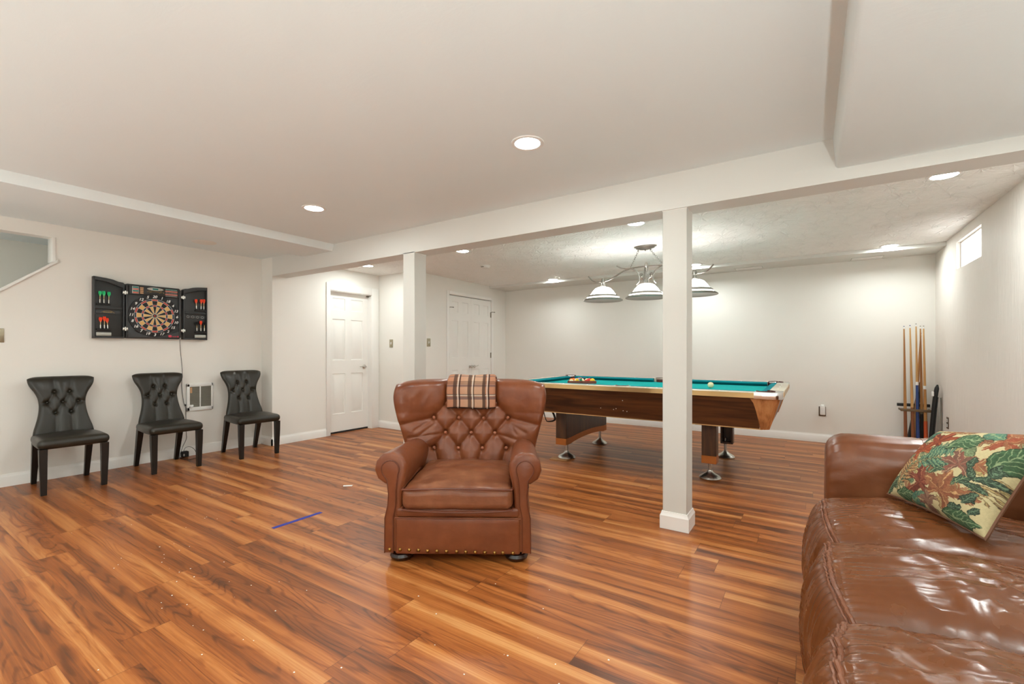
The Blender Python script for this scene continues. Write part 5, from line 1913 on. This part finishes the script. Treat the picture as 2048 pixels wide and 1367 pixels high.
def seat_cushion(y0, y1, seed):
    mb = MB()
    nv = 150
    W_ = y1 - y0
    seam = 0.044
    rows = []
    for i, p in enumerate(PS):
        tang = (PS[min(i + 1, len(PS) - 1)] - PS[max(i - 1, 0)]).normalized()
        nrm = Vector((-tang.z, 0, tang.x))
        row = []
        for j in range(nv + 1):
            t = 2 * j / nv - 1
            t = 0.55 * t + 0.45 * math.sin(t * PI / 2)
            e = 1 - abs(t)
            roll = (1 - abs(t) ** 4.5) ** 0.5 if abs(t) < 1 else 0.0
            y = y0 + W_ * (t + 1) / 2
            s = plen[i]
            # puffed cross-section: sides pulled in towards the frame
            puff = 0.085 * (roll - 1) + 0.028 * (1 - t * t)
            front = p.x < 0.055
            # wrinkles: along the depth on top, across the front roll
            if not front:
                xx_, d1 = p.x, 0.0
                # long folds that follow the depth, and slanting ones across the sitting area
                n1 = 1 - abs(noise.noise(Vector((s * 2.2 + y * 1.5 + seed, y * 9.0 - s * 1.5, seed)))) * 2.4
                a1, a2 = xx_ * 0.93 + y * 0.37, -xx_ * 0.37 + y * 0.93
                n2 = 1 - abs(noise.noise(Vector((a1 * 13.0 + seed, a2 * 3.2, seed + 3)))) * 2.3
                n3 = 1 - abs(noise.noise(Vector((a1 * 27.0 + seed, a2 * 7.5 + seed, seed + 5)))) * 2.2
                n4 = 1 - abs(noise.noise(Vector((s * 4.0 - seed, y * 24.0 - s * 5, seed + 9)))) * 2.2
                m1 = 0.5 + noise.noise(Vector((xx_ * 3 + seed, y * 3, 1.7)))
                w_ = 0.010 * max(0, n1) ** 1.6 * (1.2 - m1) + (0.009 * max(0, n2) ** 1.6 + 0.0045 * max(0, n3) ** 1.8) * max(0, m1) * 1.4 + 0.0035 * max(0, n4) ** 1.8
                w_ *= min(1.0, 0.25 + (p.x - 0.05) * 5)
            else:
                n1 = 1 - abs(noise.noise(Vector((y * 15 + seed + s * 1.5, s * 3.5, seed + 7)))) * 2.4
                w_ = 0.011 * max(0, n1) ** 1.6
            # pinch at the seam between front band and top
            pin = -0.007 * math.exp(-abs(p.x - seam) / 0.012) * (1 if p.z > 0.40 else 0)
            # gathered corners next to the seam
            g = 0.004 * math.sin(j * 1.1) * math.exp(-abs(p.x - seam) / 0.04) * (1 if p.z > 0.3 else 0)
            q2 = p + nrm * (puff + w_ * roll + pin + g * roll)
            row.append((q2.x + SX, y + SY, q2.z))
        rows.append(row)
    n_ = nv + 1
    vs = [q for r_ in rows for q in r_]
    fs = [(i * n_ + j, i * n_ + j + 1, (i + 1) * n_ + j + 1, (i + 1) * n_ + j) for i in range(len(rows) - 1) for j in range(nv)]
    # underside
    o_ = len(vs)
    for j in range(n_):
        vs.append((0.80 + SX, rows[0][j][1], 0.08))
    fs += [(j + 1, j, o_ + j, o_ + j + 1) for j in range(nv)]
    fs += [((len(rows) - 1) * n_ + j, (len(rows) - 1) * n_ + j + 1, o_ + j + 1, o_ + j) for j in range(nv)]
    mb.add(vs, fs)
    ob = mb.build('seat_cushion', M['sofa_leather'], so, sharp=85, fixn=True)
    # piping along the front seam
    idx = min(range(len(PS)), key=lambda i: abs(PS[i].x - seam) + (0 if PS[i].z > 0.4 else 9))
    P = []
    for j in range(2, nv - 1, 2):
        x, y, z = rows[idx][j]
        P.append((x - 0.001, y, z + 0.003 + 0.0015 * math.sin(j * 0.9)))
    MB().tube(P, 0.0062, 7).tube([(a - 0.010, b, c - 0.006) for a, b, c in P], 0.0042, 6).build('piping', M['sofa_welt'], ob)
    return ob


for (a, b), sd in zip(SD, (2.7, 11.3, 23.9)):
    seat_cushion(a, b, sd)


def sofa_arm(yi, yo, name='armrest'):
    """roll arm: inner side at yi, outer at yo"""
    mb = MB()
    sg = 1 if yo > yi else -1
    w_ = abs(yo - yi)
    prof = [(0.005, 0.30), (-0.004, 0.40), (-0.012, 0.48), (-0.014, 0.56), (-0.002, 0.635), (0.030, 0.685), (0.080, 0.712), (0.135, 0.718), (0.19, 0.706), (0.235, 0.675), (0.262, 0.620), (0.262, 0.55), (0.25, 0.45), (0.245, 0.30), (0.245, 0.04), (0.02, 0.04)]
    pr = smooth([(a, b, 0) for a, b in prof + [prof[0]]], 4)[:-1]
    xs = [0.038, 0.040, 0.046, 0.056, 0.072, 0.10, 0.13] + [0.16 + 0.022 * i for i in range(40)]
    rows = []
    c = Vector((0.125, 0.40, 0))
    for x in xs:
        e = max(0.0, 1 - (x - 0.038) / 0.085)
        k = 1 - 0.24 * (1 - math.sqrt(max(0, 1 - e * e)))
        row = []
        for i, p in enumerate(pr):
            # shrink towards the core at the rounded front
            q_ = Vector((c.x + (p.x - c.x) * k, c.y + (p.y - c.y) * (k if p.y > c.y else 1), 0))
            wv = 0.0
            if p.y > 0.45:
                ang = i * 0.22
                wv += 0.0055 * max(0, 1 - abs(noise.noise(Vector((x * 4.0, ang * 2.2, 4.4)))) * 2.3) ** 1.5 * min(1, (x) / 0.2)
                wv += 0.004 * math.sin(i * 1.9) * math.exp(-abs(x - 0.075) / 0.035)
                wv -= 0.007 * math.exp(-((x - 0.385) / 0.008) ** 2)
                wv += 0.004 * math.exp(-((x - 0.385) / 0.03) ** 2)
            d = (q_ - Vector((c.x, 0.56, 0)))
            if d.length > 1e-6:
                q_ = q_ + d.normalized() * wv
            row.append((x + SX, yi + sg * q_.x + SY, q_.y))
        rows.append(row)
    n_ = len(pr)
    vs = [q for r_ in rows for q in r_]
    fs = [(j * n_ + i, j * n_ + (i + 1) % n_, (j + 1) * n_ + (i + 1) % n_, (j + 1) * n_ + i) for j in range(len(rows) - 1) for i in range(n_)]
    # domed front
    cen = len(vs)
    vs.append((0.034 + SX, yi + sg * 0.125 + SY, 0.46))
    fs += [(cen, (i + 1) % n_, i) for i in range(n_)]
    fs.append(tuple((len(rows) - 1) * n_ + i for i in range(n_)))
    mb.add(vs, fs)
    a_ = mb.build(name, M['sofa_arm'], so, sharp=85, fixn=True)
    # double stitching over the roll
    st = MB()
    for xo in (0.374, 0.396):
        r_ = min(range(len(xs)), key=lambda i: abs(xs[i] - xo))
        P = [Vector(q) + Vector((0, 0, 0.0006)) for q in rows[r_] if q[2] > 0.46]
        st.tube(P[2:-2], 0.0022, 5)
    st.build('stitching', M['sofa_welt'], a_)
    return a_


sofa_arm(2.485, 2.73)
sofa_arm(0.655, 0.41)
# back frame and back cushions
MB().rbox((0.88 + SX, 0.42 + SY, 0.10), (1.095 + SX, 2.70 + SY, 0.80), 0.07, ni=6, nr=4).build('back_frame', M['sofa_leather'], so, sharp=60)
for (a, b), sd in zip(SD, (1.0, 2.0, 3.0)):
    def bf(p, sd=sd):
        n1 = 1 - abs(noise.noise(Vector((p.y * 6 + sd, p.z * 9, sd)))) * 2.3
        return Vector((p.x - 0.010 * max(0, n1) ** 1.5 + 0.30 * (p.z - 0.45) , p.y, p.z))
    MB().rbox((0.655 + SX, a + 0.004 + SY, 0.455), (0.86 + SX, b - 0.004 + SY, 0.83), 0.075, crown=(0.03, 0, 0.02), crown_lo=True, ni=18, nr=5, fn=bf).build('back_cushion', M['sofa_leather'], so, sharp=80)
for x in (0.12, 1.02):
    for y in (0.48, 2.64):
        MB().lathe([(0, 0), (0.025, 0), (0.034, 0.03), (0, 0.03)], 16, 0, Matrix.Translation((x + SX, y + SY, 0))).build('foot', M['foot_wood'], so, fixn=True)

# --------------------------------------------------------------------------- tapestry pillow
def paint_leaves(n_=300):
    """colours of a woven leaf pattern on an n x n field (u to the right, v up)"""
    rs = np.random.RandomState(12)
    img = np.empty((n_, n_, 3))
    yy, xx = np.mgrid[0:n_, 0:n_] / (n_ - 1.0)
    def smoothnoise(k):
        g = rs.rand(k + 1, k + 1)
        fy, fx = np.mgrid[0:n_, 0:n_] / (n_ - 1.0) * (k - 1e-6)
        iy, ix = fy.astype(int), fx.astype(int)
        ty, tx = fy - iy, fx - ix
        ty, tx = ty * ty * (3 - 2 * ty), tx * tx * (3 - 2 * tx)
        return (g[iy, ix] * (1 - ty) * (1 - tx) + g[iy, ix + 1] * (1 - ty) * tx + g[iy + 1, ix] * ty * (1 - tx) + g[iy + 1, ix + 1] * ty * tx)
    xx = xx + (smoothnoise(9) - .5) * 0.05 + (smoothnoise(34) - .5) * 0.022 + (smoothnoise(90) - .5) * 0.008
    yy = yy + (smoothnoise(9) - .5) * 0.05 + (smoothnoise(34) - .5) * 0.022 + (smoothnoise(90) - .5) * 0.008
    mott = smoothnoise(26) * 0.5 + smoothnoise(70) * 0.5
    img[:] = np.array([0.58, 0.49, 0.27])
    img *= (0.93 + 0.10 * rs.rand(n_, n_, 1))
    lin = lambda c: np.array(srgb(*c)[:3])
    def stamp(mask, col, shade):
        a = mask[..., None].astype(float)
        tex = (1 - shade * rs.rand(n_, n_, 1)) * (0.72 + 0.62 * mott[..., None])
        img[:] = img * (1 - a) + (col * tex) * a
    def loc(cx, cy, ang, s):
        c, s_ = math.cos(ang), math.sin(ang)
        X = ((xx - cx) * c + (yy - cy) * s_) / s
        Y = (-(xx - cx) * s_ + (yy - cy) * c) / s
        return X, Y
    def oval(cx, cy, ang, s, col, vein, w=0.42):
        X, Y = loc(cx, cy, ang, s)
        half = w * np.sin(np.clip((X + 1) / 2, 0, 1) * PI) ** 0.8
        m = (np.abs(Y) < half) & (np.abs(X) < 1)
        stamp(m, lin(col), 0.45)
        v = m & ((np.abs(Y) < 0.035) | (np.abs(np.mod(np.abs(Y) * 1.3 - X * 1.0, 0.36) - 0.18) < 0.03))
        stamp(v, lin(vein), 0.3)
        edge = m & (np.abs(Y) > half - 0.06)
        stamp(edge, lin(tuple(int(q * 0.6) for q in col)), 0.4)
    def maple(cx, cy, ang, s, col, col2, vein):
        X, Y = loc(cx, cy, ang, s)
        r = np.hypot(X, Y)
        th = np.arctan2(Y, X)
        lob = 0.46 + 0.54 * np.abs(np.cos(th * 2.5)) ** 1.3
        lob *= 1 + 0.10 * np.cos(th * 23)
        lob *= np.where(np.abs(th) > 2.7, 0.5, 1.0)
        m = r < lob
        stamp(m, lin(col), 0.4)
        stamp(m & (np.mod(th * 2.5 / PI + 0.5, 1.0) < 0.42), lin(col2), 0.4)
        stamp(m & (np.abs(np.sin(th * 2.5)) < 0.10) & (r > 0.05), lin(vein), 0.3)
    def fern(cx, cy, ang, s, col, vein, nl=9, curv=0.25):
        for i in range(nl):
            f = i / (nl - 1)
            bx = cx + s * 2 * (f - .5) * math.cos(ang) - s * curv * math.sin(f * PI) * math.sin(ang)
            by = cy + s * 2 * (f - .5) * math.sin(ang) + s * curv * math.sin(f * PI) * math.cos(ang)
            ln = s * 0.52 * (0.45 + math.sin(PI * (0.15 + 0.8 * f)) * 0.75)
            for sd in (-1, 1):
                a_ = ang + sd * 1.15
                oval(bx + ln * 0.9 * math.cos(a_), by + ln * 0.9 * math.sin(a_), a_, ln, col, vein, 0.26)
    G1, G2, TE, RD, BR, MV, TN = (70, 104, 72), (52, 80, 62), (82, 128, 108), (146, 62, 34), (112, 58, 42), (128, 90, 76), (160, 104, 72)
    CR, LG = (196, 178, 120), (142, 162, 120)
    # background fill of scattered small leaves
    for _ in range(26):
        oval(rs.rand(), rs.rand(), rs.rand() * 6.28, 0.05 + 0.03 * rs.rand(), [(176, 140, 96), (150, 132, 90), (168, 150, 100)][rs.randint(3)], CR, 0.4)
    for _ in range(34):
        k = rs.randint(4)
        cx, cy, an = rs.rand(), rs.rand(), rs.rand() * 6.28
        if k == 0:
            maple(cx, cy, an, 0.07 + 0.05 * rs.rand(), [(150, 96, 70), (132, 84, 66), (158, 116, 84)][rs.randint(3)], TN, CR)
        elif k == 1:
            fern(cx, cy, an, 0.08 + 0.04 * rs.rand(), [(150, 118, 82), (104, 128, 98)][rs.randint(2)], CR, 6)
        else:
            oval(cx, cy, an, 0.06 + 0.05 * rs.rand(), [(88, 112, 84), (120, 134, 98), (146, 98, 70), (64, 88, 70)][rs.randint(4)], LG, 0.5)
    oval(0.05, 0.10, 1.0, 0.13, G2, LG, 0.6)
    fern(0.22, 0.33, 1.3, 0.15, (166, 112, 76), (206, 178, 120), 8)
    maple(0.34, 0.78, 2.6, 0.19, RD, (124, 48, 28), (196, 120, 70))
    maple(0.20, 0.62, 2.3, 0.15, (160, 70, 36), RD, (206, 130, 80))
    oval(0.10, 0.82, 0.9, 0.16, G2, TE, 0.5)
    fern(0.46, 0.52, 0.5, 0.17, TE, LG, 9)
    oval(0.58, 0.80, 0.7, 0.15, G1, LG, 0.62)
    maple(0.42, 0.24, 0.4, 0.17, (120, 56, 44), (142, 74, 56), (176, 116, 84))
    maple(0.64, 0.24, 1.4, 0.20, TN, (146, 88, 62), (206, 160, 110))
    oval(0.28, 0.06, 0.2, 0.11, G1, LG, 0.6)
    oval(0.42, 0.06, 0.6, 0.09, TE, LG, 0.6)
    maple(0.53, 0.05, 0.6, 0.12, MV, (150, 112, 92), (190, 160, 120))
    oval(0.82, 0.05, 0.2, 0.14, G1, LG, 0.7)
    maple(0.66, 0.55, 1.9, 0.16, MV, (148, 92, 78), (190, 150, 118))
    maple(0.82, 0.88, 0.5, 0.14, (156, 82, 58), TN, (200, 150, 104))
    oval(0.72, 0.93, 2.7, 0.11, TE, LG, 0.5)
    oval(0.95, 0.72, 1.2, 0.16, G1, LG, 0.75)
    for cx, cy, an, s_ in ((0.80, 0.50, 2.2, .075), (0.90, 0.48, 0.3, .085), (0.86, 0.38, -0.2, .085), (0.76, 0.60, 1.5, .07), (0.92, 0.58, 1.2, .07), (0.86, 0.26, 1.0, .07), (0.78, 0.14, 0.5, .07), (0.92, 0.18, 1.3, .06)):
        oval(cx, cy, an, s_, (58, 78, 64), (110, 136, 108), 0.45)
    oval(0.47, 0.93, 0.3, 0.10, (150, 84, 60), CR, 0.4)
    oval(0.30, 0.95, 0.1, 0.10, TN, CR, 0.4)
    return img


NP = 300
LEAF = paint_leaves(NP + 1)
PA, PB, PD = Vector((0.270, 2.358, 0.523)), Vector((0.456, 2.018, 0.509)), Vector((0.445, 2.380, 0.745))
e1 = (PB - PA)
e2 = (PD - PA)
side = 0.315
e1n = e1.normalized()
e2n = (e2 - e1n * e2.dot(e1n)).normalized()
n3 = e1n.cross(e2n).normalized()
cen = PA + e1 * 0.5 + e2n * side * 0.5
s1 = e1.length * 1.06
pil = thing('throw_pillow', 'square tapestry pillow with autumn leaves in the far sofa corner', 'pillow', tuple(cen))
Tm = 0.092
def pil_pt(u, v, sgn):
    a, b = 2 * u - 1, 2 * v - 1
    pu, pv = 1 - 0.07 * (1 - b * b), 1 - 0.07 * (1 - a * a)
    sh_ = max(0.0, (1 - a ** 2) * (1 - b ** 2)) ** 0.42
    p = e1n * (a * s1 / 2 * pu) + e2n * (b * side / 2 * pv) + n3 * ((Tm if sgn > 0 else 0.045) * sgn * sh_)
    return p + Vector((0, 0, 0.075 * u * v * v))
mb = MB()
mb.grid(lambda u, v: pil_pt(u, v, 1), NP, NP)
cols = np.ones(((NP + 1) ** 2, 4))
cols[:, :3] = LEAF.reshape(-1, 3)
mb.build('front_cover', M['pillow'], pil, cols=cols, sharp=180)
MB().grid(lambda u, v: pil_pt(1 - u, v, -1), 40, 40).build('back_cover', M['pillow_back'], pil, sharp=180)
P = []
for i in range(40):
    P.append(pil_pt(i / 40, 0, 0))
for i in range(40):
    P.append(pil_pt(1, i / 40, 0))
for i in range(40):
    P.append(pil_pt(1 - i / 40, 1, 0))
for i in range(40):
    P.append(pil_pt(0, 1 - i / 40, 0))
MB().tube(P, 0.0055, 7, closed=True).build('piping', M['pillow_back'], pil)

# --------------------------------------------------------------------------- world, camera, view
wd = bpy.data.worlds.new('daylight')
SC.world = wd
wd.use_nodes = True
bg = wd.node_tree.nodes['Background']
sky = wd.node_tree.nodes.new('ShaderNodeTexSky')
wd.node_tree.links.new(sky.outputs[0], bg.inputs[0])
bg.inputs[1].default_value = 0.2

cam = bpy.data.cameras.new('camera')
cam.lens = 905.5 / 2048 * 36.0
cam.sensor_width = 36.0
cam.sensor_fit = 'HORIZONTAL'
cam.shift_y = (702.1 - 683.5) / 2048
cam.clip_start = 0.05
co = bpy.data.objects.new('camera', cam)
COL.objects.link(co)
co.location = (0, 0, 1.10)
co.rotation_euler = (PI / 2, 0, YAW)
SC.camera = co

SC.view_settings.view_transform = 'Standard'
SC.view_settings.look = 'None'
SC.view_settings.gamma = 1.0
SC.view_settings.use_curve_mapping = False
SC.view_settings.exposure = 0.38
SC.cycles.use_denoising = True
SC.cycles.max_bounces = 10
SC.cycles.diffuse_bounces = 6
SC.cycles.glossy_bounces = 4
SC.cycles.sample_clamp_indirect = 8.0
